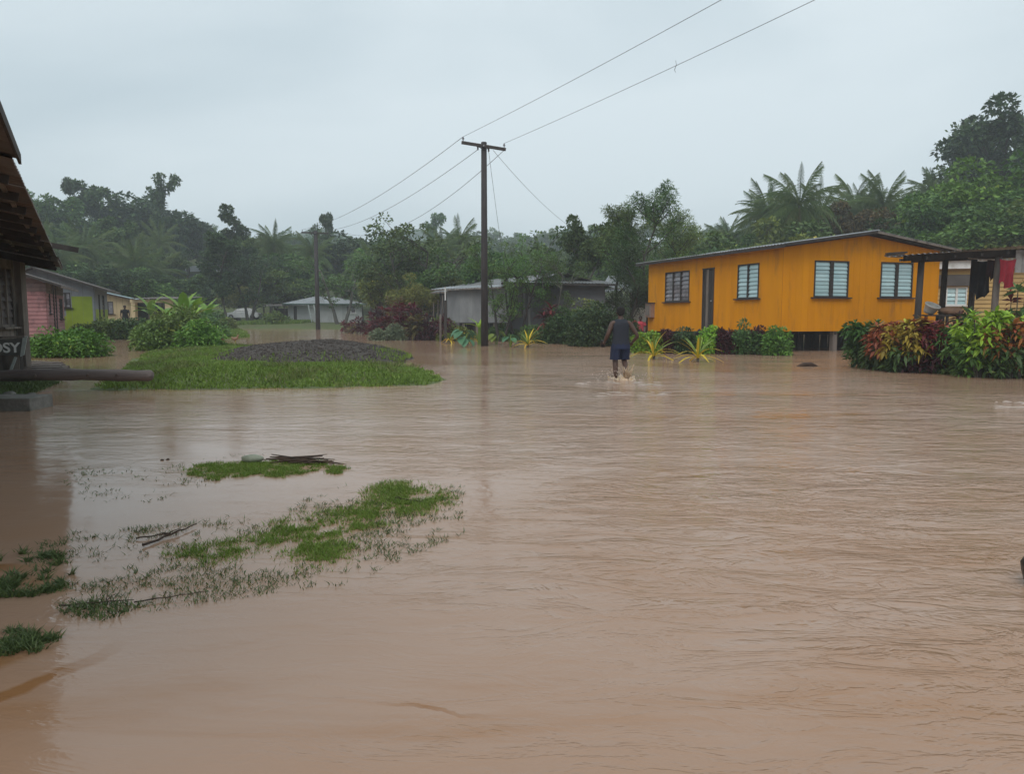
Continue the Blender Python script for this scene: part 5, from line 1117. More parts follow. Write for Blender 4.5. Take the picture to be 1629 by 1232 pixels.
strap_plant(840, 553, 'yellow strap-leaved plant at the water left of the dark hedge', .95, 18, seed=3)
strap_plant(716, 546, 'small yellow leaved plant left of the taro', .7, 12, seed=4); strap_plant(760, 547, 'yellow strap leaves at the foot of the near power pole', .8, 12, seed=5)
strap_plant(744, 549, 'low yellowish plant between the taro and the near pole', .6, 10, (M_GLEAF, M_YLEAF), seed=6)
def taro(px, py, label, n=7, s=1.0, seed=0, m=None):
    r = random.Random(seed); c = gp(px, py); t = thing('taro_plant', (c.x, c.y, 0), label, 'plant'); me = blade(m or M_GLEAF, .55, .42, .5, 4)
    for i in range(n):
        a = r.uniform(0, 6.28); h = r.uniform(.35, .8)*s; e = Vector((math.cos(a)*.3*s, math.sin(a)*.3*s, h)); mb = MB(); mb.tube([(0, 0, -.1), (e.x*.4, e.y*.4, h*.6), e], [.022, .018, .012], 5); st_ = link('stalk', mb.mesh('stalk', fix=False), M_GLEAF, t)
        f = link('leaf', me, None, t, e-Vector((math.cos(a), math.sin(a), 0))*.1*s); f.rotation_euler = (r.uniform(-.3, .3), R(18), a); f.scale = (s,)*3
taro(738, 552, 'blue green taro with drooping round leaves left of the near pole', 9, 1.0, 1, foliage('leaf_taro', (.06, .16, .08), (.10, .24, .12), var=.12))
taro(790, 548, 'pale taro plant right of the foot of the near pole', 6, .8, 2); taro(812, 552, 'low taro with dark leaves under the small forked trees', 7, .7, 3, foliage('leaf_taro', (.06, .16, .08), (.10, .24, .12)))
def banana(px, py, d, h, n, label, seed, m=None, L_=1.5, W_=.42):
    r = random.Random(seed); c = pt(px, py, d); z0 = max(0, gz(c.x, c.y)); t = thing('banana_plant', (c.x, c.y, z0), label, 'plant'); mb = MB(); mb.tube([(0, 0, -.3), (0, 0, h*.55)], [.11, .07], 8); link('trunk', mb.mesh('trunk', fix=False), M_GLEAF, t)
    for i in range(n):
        f = link('leaf', blade(m or M_LIMEL, L_, W_, .6, 6), None, t, (0, 0, h*.5)); f.rotation_euler = (0, -R(82-i*52/n+r.uniform(-6, 6)), i*2.4+r.random()); s = r.uniform(.75, 1.05)*h/2.3; f.scale = (s,)*3
banana(763, 545, 36.5, 1.5, 5, 'young banana plant with upright yellow green leaf by the near pole', 1)
banana(295, 545, 33.5, 2.7, 8, 'bright green banana plant rising out of the island thicket', 2, M_BRIGHT); banana(268, 545, 35, 2.3, 7, 'banana plant with lime leaves left in the island thicket', 3, M_BRIGHT)
banana(305, 540, 34.5, 2.4, 7, 'banana plant with yellowish leaves at the right of the island thicket', 4, M_LIMEL); banana(240, 500, 52, 2.8, 7, 'banana plant in front of the porch frame', 5, M_BRIGHT); banana(330, 520, 50, 2.6, 6, 'small banana plant behind the island shrubs', 6, M_BRIGHT)

def cordyline(px, d, h, w_, m, label, seed, stems=5, per=13, L_=.5, W_=.11, group=None, joined=True, z0=0, m2=None):
    """cane plant: thin stems, each topped by a whorl of long leaves"""
    r = random.Random(seed); x = xat(px, d); t = thing('cordyline_shrub', (x, d, z0), label, 'shrub', group); sm = MB(); P, D, T = [], [], []
    for i in range(stems):
        a = r.uniform(0, 6.28); q = math.sqrt(r.random())*w_/2; hh = h*r.uniform(.55, 1)-L_*.35; e = Vector((math.cos(a)*q, math.sin(a)*q*.6, hh)); sm.tube([(e.x*.5, e.y*.5, -.2), (e.x*.8, e.y*.8, hh*.5), e], [.022, .018, .014], 5)
        for lvl in (1, .72, .45):
            if hh*lvl < .15: continue
            for k in range(int(per*(1 if lvl == 1 else .6))):
                an = k*2.4+r.random(); el = R(r.uniform(-10, 75) if lvl == 1 else r.uniform(-35, 25)); dr = Vector((math.cos(an)*math.cos(el), math.sin(an)*math.cos(el), math.sin(el))); p = Vector((e.x*(.5+.5*lvl), e.y*(.5+.5*lvl), hh*lvl + r.uniform(-.05, .05)))
                if joined: P.append(p); D.append(dr); T.append(min(1, max(0, r.gauss(.45, .22))))
                else:
                    mm = m2 if (m2 and r.random() < .45) else m
                    f = link('leaf', blade(mm, L_, W_, .55, 3), None, t, p); f.rotation_euler = (r.uniform(-.4, .4), -el, an); s = r.uniform(.7, 1.2); f.scale = (s,)*3
    link('stem', sm.mesh('stem', fix=False), M_BARK, t)
    if joined:
        V, F, idx = leaf_arrays(np.array(P), np.array(D), L_*rng.uniform(.7, 1.2, len(P)), W_, .25); link('foliage', npmesh('foliage', V, F, np.array(T)[idx]), m, t)
    return t
reds = [(552, 58, .9), (562, 56, .75), (575, 53, 1.2), (590, 50, 1.0), (600, 47, 1.6), (612, 46, 1.9), (622, 44, 2.2), (630, 45, 2.5), (640, 43, 2.0), (652, 43.5, 2.2), (662, 42, 1.5), (676, 42.5, 1.7)]
rl = ['small red cordyline at the far left end of the red row', 'low red clump second from the left end of the red row', 'red cordyline standing in the flood beside the white tree trunk', 'low spreading red cordyline left of the tall red ones',
      'bushy dark red cordyline where the red row starts to rise', 'dark red cordyline with many heads near the middle of the red row', 'tall red cordyline in the middle of the red row', 'tallest dark red cordyline of the row', 'full red cordyline in front of the olive tree', 'leaning dark red cordyline right of the tallest', 'short maroon cordyline near the right end of the red row', 'maroon cordyline at the right end of the red row']
for i, ((px, d, h), lb) in enumerate(zip(reds, rl)): cordyline(px, d, h, .9+h*.3, (M_RED, M_REDD, M_RUSTY)[(i*2) % 3] if i % 4 else M_RED, lb, i, stems=4+int(h*2), per=11, group='red cordylines along the far water edge')
bush('shrub', 618, 540, 42, 1.9, .95, foliage('leaf_silver', (.12, .16, .09), (.26, .30, .18), var=.1), 'pale grey green shrub at the foot of the red cordylines', n=12, per=90, L_=.18, W_=.07, seed=21, z0=0)
bush('shrub', 690, 538, 42.5, 2.8, 1.2, M_REDD, 'dull reddish shrub left of the post with the white pipe', n=14, per=80, L_=.18, W_=.08, seed=22, z0=0)
bush('shrub', 702, 530, 43.5, 2.2, 1.5, M_MID, 'green shrub against the grey planks', n=12, per=80, L_=.18, W_=.08, seed=23, z0=0)
cordyline(704, 41, 1.9, .8, M_REDD, 'dark red cordyline beside the grey planks', 31, 3); cordyline(873, 38, 2.4, .55, M_RED, 'crimson cordyline standing above the dark hedge', 32, 3, 22, .6, .14, joined=False, m2=M_REDD)
bush('shrub', 860, 545, 38.5, 2.2, 1.1, M_MID, 'green garden shrub left in front of the dark grey wall', n=14, per=90, L_=.16, W_=.07, seed=24, z0=0)
bush('shrub', 800, 545, 42.0, 2.4, .9, M_FOR, 'low dark shrub under the grey lean-to right of the pole', n=12, per=80, L_=.16, W_=.07, seed=51, z0=0)
bush('shrub', 728, 545, 41.5, 2.2, .8, M_OLIVE, 'low yellowish shrub under the grey lean-to left of the pole', n=12, per=70, L_=.16, W_=.07, seed=52, z0=0)
hero(882, 398, 42.5, 'airy', M_FOR, 'slender tree in front of the right part of the dark grey wall', 5, .8, .75, M_GREYBARK, g_=0)
bush('hedge_bush', 905, 548, 37.5, 2.6, 1.9, M_FOR, 'dark leafy bush with yellowish top left of the densest bush', n=26, per=110, L_=.17, W_=.08, seed=25, z0=0)
bush('hedge_bush', 950, 553, 34.5, 2.7, 2.1, M_DARK, 'dense dark green bush left of the wading man', n=34, per=130, L_=.15, W_=.08, seed=26, z0=0)
bush('hedge_bush', 985, 550, 38, 2.0, 1.8, M_DARK, 'dark bush directly behind the wading man', n=18, per=110, L_=.15, W_=.08, seed=27, z0=0)
bush('hedge_bush', 930, 520, 38.5, 2.6, 2.65, M_OLIVE, 'yellow flecked croton bush showing above the dark hedge', n=16, per=80, L_=.2, W_=.09, seed=28, z0=0)
# hedge in front of the orange house
hb = [(1030, 28.3, 1.2, 1.0, M_LIMEL, 'yellow green shrub at the left end of the garden below the orange wall'), (1062, 28.2, .9, .95, M_REDD, 'dark reddish shrub behind the left strap plant'), (1090, 28.0, .8, 1.15, M_DARK, 'dark thin shrub left of the house steps'), (1128, 28.0, 1.15, 1.1, M_LIMEL, 'lime topped shrub beside the house steps'),
      (1158, 27.8, 1.1, 1.15, M_REDD, 'maroon shrub below the second window of the orange house'), (1185, 27.6, 1.25, 1.25, M_FOR, 'dark green shrub with pale top left of the corner of the orange house'), (1208, 27.6, .9, 1.05, M_REDD, 'brownish shrub next to the rounded green one'), (1236, 26.9, 1.15, 1.1, M_BRIGHT, 'rounded bright green shrub at the corner of the orange house')]
for i, (px, d, w_, h, m, lb) in enumerate(hb): bush('garden_shrub', px, 540, d, w_, h, m, lb, n=14, per=90, L_=.13, W_=.06, seed=40+i, z0=0)
# colourful crotons by the shelter, leaf by leaf
cro = [(1385, 20.6, 1.15, 1.1, M_CRG, M_FOR, 'dark green croton with drooping leaves at the left end of the croton hedge'), (1425, 19.6, 1.15, 1.1, M_CRO, M_CRY, 'rusty red and yellow croton second from the left of the hedge'), (1455, 19.0, 1.05, 1.1, M_CRY, M_CRO, 'croton mixing yellow and dull green leaves in the middle of the hedge'),
       (1488, 18.9, 1.15, 1.1, M_RED, M_CRO, 'croton with orange red top leaves and dark red base'), (1528, 18.6, 1.1, 1.0, M_CRG, M_FOR, 'narrow-leaved dark green shrub between the red croton and the lime one'), (1575, 17.6, 1.45, 1.35, M_LIMEL, M_LIMEL, 'big lime green shrub brightest in the hedge'), (1618, 17.3, 1.2, 1.15, M_CRO, M_CRG, 'orange leaved croton at the right edge of the picture'), (1665, 17.4, 1.2, 1.2, M_LIMEL, M_CRO, 'lime and orange croton cut by the right edge')]
for i, (px, d, w_, h, m, m2, lb) in enumerate(cro):
    t = cordyline(px, d, h*1.22, w_, m, lb, 60+i, stems=13, per=13, L_=.24 if i != 4 else .26, W_=.085 if i != 4 else .035, joined=False, m2=m2); t.name = 'croton_shrub'
    r = random.Random(80+i); hh = h*1.22
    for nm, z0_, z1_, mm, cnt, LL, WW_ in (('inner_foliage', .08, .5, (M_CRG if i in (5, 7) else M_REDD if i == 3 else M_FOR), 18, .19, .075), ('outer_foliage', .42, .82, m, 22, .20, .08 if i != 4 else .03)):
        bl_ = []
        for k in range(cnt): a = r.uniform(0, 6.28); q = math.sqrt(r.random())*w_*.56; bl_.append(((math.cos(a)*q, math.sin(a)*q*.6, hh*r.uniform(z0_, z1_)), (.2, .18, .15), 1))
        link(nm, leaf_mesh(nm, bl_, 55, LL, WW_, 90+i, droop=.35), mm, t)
for i, (px, d, h, m) in enumerate(((1530, 23.2, 1.9, M_REDD), (1600, 23.5, 2.1, M_RED), (1620, 22.5, 2.4, M_FOR), (1545, 22.5, 1.75, M_FOR))):
    cordyline(px, d, h, .6, m, ['dark maroon cordyline between the middle shelter posts', 'purple red cordyline against the yellow boards', 'dark green cane plant at the right edge before the yellow house', 'dark green plant low between the shelter posts'][i], 70+i, 4, 14, .42, .09)

# ------------------------------------------------------------------ grass
def grass(name, poly, n, hh, seed, m, z_of, dens=None, label=None, wid=.01, lean=.5):
    r = np.random.default_rng(seed); pl = np.array(poly); lo, hi = pl.min(0), pl.max(0); P = []
    while sum(len(p) for p in P) < n:
        c = r.uniform(lo, hi, (n*2, 2)); s = sdf_poly(c[:, 0], c[:, 1], poly); k = s > 0
        if dens is not None: k &= r.random(len(c)) < dens(c[:, 0], c[:, 1], s)
        if not k.any(): break
        P.append(c[k])
    P = np.concatenate(P)[:n]; n = len(P); z = z_of(P[:, 0], P[:, 1]); B = np.column_stack([P, z]); a = r.uniform(0, 6.28, n); H = hh*r.uniform(.45, 1.25, n)
    side = np.column_stack([np.cos(a), np.sin(a), 0*a])*(wid*r.uniform(.6, 1.3, n))[:, None]; b = r.uniform(0, 6.28, n); ln = np.column_stack([np.cos(b), np.sin(b), 0*b])*(H*lean*r.uniform(.2, 1.2, n))[:, None]; up = np.array([0, 0, 1.0])
    M_ = B + up*H[:, None]*.55 + ln*.35; T_ = B + up*H[:, None]*.92 + ln
    V = np.stack([B-side, B+side, M_+side*.8, M_-side*.8, T_], 1).reshape(-1, 3); k = np.arange(n)*5
    F = np.concatenate([np.stack([k, k+1, k+2], 1), np.stack([k, k+2, k+3], 1), np.stack([k+3, k+2, k+4], 1)]); tone = np.clip(r.normal(.45, .2, n)+.18*vnoise(P[:, 0], P[:, 1], 1.5, seed), 0, 1)
    o = link(name, npmesh(name, V, F, np.tile(tone, 3)), m); return tag(o, label, 'grass', None, 'stuff')
M_GRASS = foliage('grass_blade', (.08, .13, .02), (.22, .33, .05), (.34, .33, .12), trans=.3, var=0, hue=0); M_GRASSD = foliage('grass_blade_wet', (.045, .075, .025), (.13, .18, .055), (.19, .18, .09), trans=.2, var=0, hue=0)
MC = (xat(503, 23.5), 23.3)
def zg(x, y): return gh(x, y)-.01
def mound_r(x, y):
    a = np.arctan2((y-MC[1])/4.1, (x-MC[0])/2.8); return np.hypot((x-MC[0])/2.8, (y-MC[1])/4.1)*(1+.07*np.sin(a*3+1)+.05*np.sin(a*7+2)+.03*np.sin(a*13))
def heap_z(x, y):
    q = mound_r(x, y); return .15+np.where(q < 1, .49*np.clip(1-q**2, 0, 1)**.85*(1+.12*vnoise(x, y, 1.6, 9)+.06*vnoise(x, y, 6, 8)), -1.8*np.clip(q-1, 0, 1))
grass('island_grass', ISLAND, 80000, .085, 1, M_GRASS, zg, lambda x, y, s: np.where(mound_r(x, y) < 1.0, 0.0, 1.0)*smooth01((s+.35*vnoise(x, y, 3, 31)+.12*vnoise(x, y, 11, 32))/.3)*(.55+.45*smooth01(.5+1.2*vnoise(x, y, 1.2, 33))), 'bright short grass covering the island round the gravel pile', .014, .9)
grass('island_weeds', ISLAND, 6500, .17, 21, foliage('grass_blade_olive', (.09, .12, .03), (.22, .25, .07), (.34, .30, .14), trans=.3, var=0, hue=0), zg, lambda x, y, s: np.where(mound_r(x, y) < 1.0, 0.0, 1.0)*smooth01((vnoise(x, y, 2.4, 41)+.5*vnoise(x, y, 7, 42)-.25)/.3), 'taller duller weeds growing in patches through the island grass', .012, .8)
grass('bank_grass', LEFTBANK, 14000, .09, 2, M_GRASSD, zg, None, 'thin wet grass on the bank behind the concrete step', .009)
grass('far_bank_grass', FARBANK, 12000, .16, 3, M_GRASS, zg, None, 'grass on the far bank behind the island', .03)
FB2 = pxpoly([(398, 517), (420, 513.5), (455, 512.8), (490, 513.5), (484, 517.5), (440, 519.3)])
grass('far_lawn', [(xat(395, 84), 79), (xat(497, 84), 79), (xat(497, 84), 92), (xat(395, 84), 92)], 14000, .35, 4, M_GRASS, zg, None, 'grass in front of the far white house', .05)
P1 = pxpoly([(284, 757), (292, 744), (330, 736), (400, 735), (470, 732), (520, 735), (562, 744), (552, 754), (480, 760), (400, 764), (330, 766)])
P2 = pxpoly([(575, 775), (610, 764), (680, 768), (725, 782), (732, 804), (690, 818), (650, 832), (602, 852), (588, 890), (540, 908), (490, 918), (445, 912), (430, 882), (380, 895), (300, 910), (248, 900), (262, 866), (330, 862), (400, 850), (440, 822), (500, 812), (560, 806)])
P3 = pxpoly([(40, 880), (90, 845), (200, 842), (320, 830), (440, 810), (560, 770), (740, 775), (740, 850), (620, 900), (560, 930), (400, 950), (240, 975), (100, 975), (40, 940)])
P4 = pxpoly([(-120, 865), (60, 862), (110, 880), (120, 930), (60, 950), (-120, 955)]); P5 = pxpoly([(-140, 1005), (30, 1003), (95, 1018), (60, 1040), (-140, 1060)]); P6 = pxpoly([(60, 780), (110, 748), (300, 728), (420, 722), (420, 742), (250, 800), (120, 800)])
def fbm(x, y, sd): return .8*vnoise(x, y, 2.2, sd)+.9*vnoise(x, y, 6, sd+1)+1.0*vnoise(x, y, 15, sd+2)+1.0*vnoise(x, y, 38, sd+3)
def gpat(th, sd): return lambda x, y, s: smooth01((fbm(x, y, sd)-th+.25*smooth01(s/.3))/.5)*(.15+.85*smooth01(s/.3))*.8+.02
def pat(th, s_, seed, w=.25): return lambda x, y, s: smooth01((fbm(x, y, seed)*.7-th)/.35)
zw = lambda x, y: 0*x-.02
grass('flooded_grass', P1, 14000, .05, 5, M_GRASS, zw, lambda x, y, s: smooth01((fbm(x, y, 5)+.9*smooth01(s/.16)-.35)/.45), 'long narrow patch of bright grass standing out of the flood by the twigs', .0032, .9)
grass('flooded_grass', P2, 19000, .05, 6, M_GRASS, zw, gpat(.0, 6), 'broad broken patch of green grass in the near flood', .0032, .9)
grass('flooded_grass', P3, 9000, .045, 7, M_GRASSD, zw, pat(.05, 6.5, 7), 'scattered dark grass tufts round the broad green patch', .003, 1.1)
grass('flooded_grass', P4, 3800, .06, 8, M_GRASSD, zw, pat(-.05, 3, 8), 'dull wet grass at the left edge of the near flood', .005, 1.0)
grass('flooded_grass', P5, 2600, .055, 9, M_GRASSD, zw, pat(-.2, 3, 9), 'lowest tuft of wet grass at the left edge', .0045, 1.0)
grass('flooded_grass', P6, 900, .04, 10, M_GRASSD, zw, pat(.2, 7, 10), 'faint sparse tufts in the calm water above the narrow grass patch', .004, 1.1)
grass('flooded_grass', pxpoly([(90, 975), (150, 955), (240, 965), (160, 990)]), 500, .06, 11, M_GRASSD, zw, None, 'small tuft row beside the thin floating stalk', .004, 1.1)

# ------------------------------------------------------------------ gravel pile
n1, n2 = 90, 60; uu = np.linspace(-1.08, 1.08, n1); vv = np.linspace(-1.08, 1.08, n2); U, V_ = np.meshgrid(uu, vv); rr_ = np.hypot(U, V_)*(1+.07*np.sin(np.arctan2(V_, U)*3+1)+.05*np.sin(np.arctan2(V_, U)*7+2)+.03*np.sin(np.arctan2(V_, U)*13))
rg = np.random.default_rng(3); xx = MC[0]+U*3.0; yy = MC[1]+V_*4.5; zz = heap_z(xx, yy); zz = zz+rg.normal(0, .012, zz.shape)*(zz > .15)
ii = (np.arange(n2-1)[:, None]*n1+np.arange(n1-1)[None, :]).ravel()
M_GRAV = mat('gravel', (.085, .066, .054), (.04, .032, .027), rough=.85, scale=9, bump=1, bscale=28, c3=(.15, .13, .12), s3=40, p3=(.58, .68))
gp_t = thing('gravel_pile', (MC[0], MC[1], .15), 'low heap of dark grey gravel on the grassy island', 'gravel pile')
me = npmesh('heap', np.stack([xx.ravel()-MC[0], yy.ravel()-MC[1], zz.ravel()-.15], 1), np.stack([ii, ii+1, ii+n1+1, ii+n1], 1), smooth=True); link('heap', me, M_GRAV, gp_t)
# loose stones over it: one joined part
N_ = 5200; a = rg.uniform(0, 6.28, N_); q = np.sqrt(rg.uniform(0, 1, N_))*1.06; sx_ = MC[0]+np.cos(a)*q*2.8; sy_ = MC[1]+np.sin(a)*q*4.4
sz_ = heap_z(sx_, sy_)+.004
base = np.array([(1, 0, 0), (-.5, .87, 0), (-.5, -.87, 0), (0, 0, .8), (0, 0, -.6)]); sc_ = rg.uniform(.014, .045, N_)
V3 = (base[None]*sc_[:, None, None]*rg.uniform(.6, 1.3, (N_, 5, 1))); th_ = rg.uniform(0, 6.28, N_); c_, s_ = np.cos(th_)[:, None], np.sin(th_)[:, None]
V3 = np.stack([V3[..., 0]*c_-V3[..., 1]*s_, V3[..., 0]*s_+V3[..., 1]*c_, V3[..., 2]], -1)+np.stack([sx_-MC[0], sy_-MC[1], sz_-.15], 1)[:, None]
k = np.arange(N_)*5; Fq = np.concatenate([np.stack([k+i, k+j, k+l], 1) for i, j, l in ((0, 1, 3), (1, 2, 3), (2, 0, 3), (1, 0, 4), (2, 1, 4), (0, 2, 4))]); o = link('loose_stones', npmesh('loose_stones', V3.reshape(-1, 3), Fq), M_GRAV, gp_t); o['kind'] = 'stuff'
p = gp(461, 578, .3); single('white_stone', MB().ball(pt(461, 578, 20.6), (.05, .04, .035), 8, 6, .3), M_WHITE, pt(461, 578, 20.6), 'small white stone on the front face of the gravel heap', 'stone', smooth=True)
grass('heap_grass', [(MC[0]+math.cos(t)*3.0, MC[1]+math.sin(t)*4.6) for t in np.linspace(0, 6.28, 24)[:-1]], 2200, .12, 14, M_GRASS, lambda x, y: np.maximum(heap_z(x, y), .12)-.01, lambda x, y, s: smooth01((mound_r(x, y)-.72+.16*vnoise(x, y, 2.5, 5))/.3)*.8, 'grass creeping up the edge of the gravel heap', .012)

# ------------------------------------------------------------------ debris in the near flood
M_TWIG = mat('twig', (.075, .045, .03), (.04, .025, .018), rough=.85, scale=8)
def twig(a, b, r0, label, seed, cat='twig', kids=3, group=None, z=.012):
    r = random.Random(seed); A_ = gp(*a); B_ = gp(*b); A_.z = z; B_.z = z+.01; pts = [A_.lerp(B_, i/8)+Vector((r.uniform(-1, 1), r.uniform(-1, 1), r.uniform(-.3, 1)))*(B_-A_).length*.015 for i in range(9)]
    t = thing('fallen_branch', A_, label, cat, group); mb = MB(); mb.tube(pts, [r0*(1-.08*i) for i in range(9)], 6); part('branch', mb, M_TWIG, t)
    for k in range(kids):
        s = pts[r.randint(2, 7)]; e = s+Vector((r.uniform(-1, 1), r.uniform(-1, 1), r.uniform(.0, .35)))*(B_-A_).length*.25; part('side_twig', MB().tube([s, s.lerp(e, .5)+Vector((0, 0, .01)), e], [r0*.6, r0*.4, r0*.2], 5), M_TWIG, t)
twig((228, 872), (314, 838), .009, 'dark thin branch crossing another in the near flood on the left', 1)
twig((215, 860), (285, 853), .006, 'shorter stick lying under the crossing branch', 2, kids=1)
twig((95, 968), (215, 962), .005, 'thin floating stalk drifting at the lower left of the grass tufts', 3, kids=2)
twig((215, 962), (330, 948), .004, 'fine stalk end reaching right over the calm water', 4, kids=0)
twig((628, 795), (672, 803), .005, 'short brown stick lying in the right end of the broad grass patch', 5, kids=1)
tp = thing('twig_heap', gp(470, 733), 'flat heap of dark twigs washed up on the narrow grass patch', 'twigs'); r = random.Random(4)
for k in range(46):
    c = gp(r.gauss(478, 20), r.uniform(733, 741)); c.z = r.uniform(.008, .045); a = r.gauss(0, .25); l = r.uniform(.08, .22); dv_ = Vector((math.cos(a), math.sin(a), r.uniform(-.12, .12)))*l
    part('twig', MB().tube([c-dv_, c+Vector((0, 0, .008)), c+dv_], [.005, .006, .003], 4), M_TWIG, tp)
p = gp(402, 737); p.z = .03; mb = MB(); mb.ball(p+Vector((0, 0, .015)), (.115, .06, .042), 14, 8, .12); single('pale_stone', mb, mat('pale_lump', (.26, .27, .20), (.18, .19, .14), rough=.6, scale=12, bump=.3), p, 'smooth pale greenish lump lying at the back of the narrow grass patch', 'stone', smooth=True)
for i, (px, py) in enumerate(((258, 733), (267, 732))): c = gp(px, py); single('floating_clod', MB().ball(c, (.02, .015, .014), 7, 5, .3), M_TWIG, c, ['left of two tiny dark clods in the calm water', 'right of two tiny dark clods in the calm water'][i], 'clod', 'floating clods')
c = gp(1285, 583); mb = MB(); mb.tube([c+Vector((-.32, .02, -.03)), c+Vector((-.12, .0, .05)), c+Vector((.1, 0, .06)), c+Vector((.3, .03, -.01))], [.03, .06, .055, .02], 8); single('floating_log', mb, M_TWIG, c, 'short dark piece of wood floating in front of the orange house', 'driftwood', smooth=True)
c = gp(356, 535); 
for i, (px, py) in enumerate(((351, 547), (374, 546))):
    c = gp(px, py, .1); ck = thing('hen', c, ['small reddish hen at the back edge of the island', 'hen with pale feathers right of the other hen behind the island'][i], 'hen', 'hens'); m_h = mat('hen_red', (.30, .08, .03), (.2, .05, .02), rough=.8) if i == 0 else mat('hen_pale', (.34, .2, .13), rough=.8)
    mb = MB(); mb.tube([c+Vector((-.17, 0, .30)), c+Vector((-.1, 0, .22)), c+Vector((0, 0, .19)), c+Vector((.10, 0, .23)), c+Vector((.14, 0, .33)), c+Vector((.155, 0, .385)), c+Vector((.20, 0, .375))], [.015, .06, .09, .07, .03, .032, .008], 8); part('body', mb, m_h, ck, smooth=True)
    part('comb', MB().box(c+Vector((.15, 0, .425)), (.04, .01, .03)), M_RED, ck)
    for s in (-.03, .03): part('leg', MB().tube([c+Vector((.01, s, .13)), c+Vector((.0, s, -.02))], [.012, .008], 5), M_CRY, ck)

# ------------------------------------------------------------------ parked car by the far bank
cx_, cyy = xat(388, 92), 92.0; cz = gz(cx_, cyy); cz = zat(508.5, 92)
car = thing('parked_car', (cx_, cyy, cz), 'small white car parked beyond the far bank left of the veranda', 'car')
M_CARW = mat('car_white', (.60, .62, .63), rough=.3, spec=.6, var=.02); M_CGL = mat('car_glass', (.03, .035, .04), rough=.08, spec=.8); M_TYR = mat('tyre', (.02, .02, .02), rough=.9)
def sect(x, w, zb, zs, zr, tw): return [Vector((cx_+x, cyy+s*y, cz+z)) for s, y, z in ((1, w, zb), (1, w*1.0, zs), (1, tw, zr), (-1, tw, zr), (-1, w, zs), (-1, w, zb))]
mb = MB(); mb.loft([sect(-2.0, .68, .35, .62, .66, .55), sect(-1.85, .76, .22, .72, .80, .62), sect(-1.0, .80, .20, .84, .94, .68), sect(.0, .80, .2, .87, .95, .7), sect(1.1, .80, .2, .86, .92, .68), sect(1.85, .76, .24, .78, .84, .62), sect(2.05, .66, .36, .6, .64, .55)]); part('body', mb, M_CARW, car, smooth=False, bev=.03)
mb = MB(); mb.loft([sect(-1.15, .70, .88, .90, .92, .6), sect(-.55, .70, .88, 1.1, 1.36, .52), sect(.45, .7, .88, 1.12, 1.41, .54), sect(1.05, .7, .88, 1.05, 1.33, .5), sect(1.5, .66, .86, .88, .90, .55)]); part('cabin', mb, M_CARW, car, bev=.02)
for a, b, c2, d2 in ((-.95, -.1, -.5, -.1), (-.02, .6, -.02, .6), (.68, 1.25, .68, 1.0)):
    mb = MB(); mb.poly([Vector((cx_+a, cyy-.708, cz+.94)), Vector((cx_+b, cyy-.708, cz+.94)), Vector((cx_+d2, cyy-.60, cz+1.27)), Vector((cx_+c2, cyy-.60, cz+1.27)), Vector((cx_+a, cyy-.69, cz+.94)), Vector((cx_+b, cyy-.69, cz+.94)), Vector((cx_+d2, cyy-.58, cz+1.27)), Vector((cx_+c2, cyy-.58, cz+1.27))], [(0, 1, 2, 3), (7, 6, 5, 4), (0, 4, 5, 1), (1, 5, 6, 2), (2, 6, 7, 3), (3, 7, 4, 0)]); part('window', mb, M_CGL, car)
for x in (-1.3, 1.3):
    for y in (-.74, .74):
        w_ = part('wheel', MB().tube([(cx_+x, cyy+y-.1, cz+.3), (cx_+x, cyy+y+.1, cz+.3)], .31, 16), M_TYR, car); part('hubcap', MB().tube([(cx_+x, cyy+y-.115, cz+.3), (cx_+x, cyy+y-.10, cz+.3)], .17, 12), M_IRON, w_)
for s in (-.5, .5): part('headlight', MB().box((cx_-1.96, cyy+s, cz+.62), (.1, .26, .13)), M_GLASS, car); part('tail_light', MB().box((cx_+2.0, cyy+s, cz+.66), (.08, .24, .14)), M_RED, car)

# ------------------------------------------------------------------ people
def skin_body(J, E, root):
    me = bpy.data.meshes.new('body'); keys = list(J); me.from_pydata([J[k][0] for k in keys], [(keys.index(a), keys.index(b)) for a, b in E], []); o = bpy.data.objects.new('body', me); COL.objects.link(o)
    o.modifiers.new('skin', 'SKIN'); sv = me.skin_vertices[0].data
    for i, k in enumerate(keys):
        q = J[k][1]; sv[i].radius = (q, q) if not isinstance(q, tuple) else q; sv[i].use_root = (k == root)
    s = o.modifiers.new('sub', 'SUBSURF'); s.levels = 2; s.render_levels = 2
    dg = bpy.context.evaluated_depsgraph_get(); out = bpy.data.meshes.new_from_object(o.evaluated_get(dg)); bpy.data.objects.remove(o)
    V = [v.co.copy() for v in out.vertices]; F = [tuple(p.vertices) for p in out.polygons]; mb = MB(); mb.poly(V, F); return mb
def hand(mb, w_, d, up, s, side):              # palm, four bent fingers and a thumb
    d = d.normalized(); x = d.cross(up).normalized(); n = x.cross(d).normalized()
    mb.loft([[w_+d*t*s+x*(a*wd*s)+n*(b*.013*s) for a, b in ((-1, -1), (1, -1), (1.1, 0), (1, 1), (-1, 1), (-1.1, 0))] for t, wd in ((-.01, .025), (.03, .038), (.085, .042), (.095, .04))])
    for i, (o_, l) in enumerate(((-.031, .068), (-.011, .078), (.01, .073), (.03, .058))):
        p = w_+d*.09*s+x*o_*s; q = p+(d*.9+n*side*.3)*l*.5*s; r2 = q+(d*.55+n*side*.8)*l*.5*s; mb.tube([p-d*.01*s, p, q, r2], [.010*s, .0095*s, .009*s, .007*s], 6)
    p = w_+d*.03*s-x*.035*s; mb.tube([p+x*.01*s, p-x*.02*s+d*.025*s, p-x*.02*s+d*.06*s+n*side*.02*s], [.012*s, .011*s, .009*s], 6)
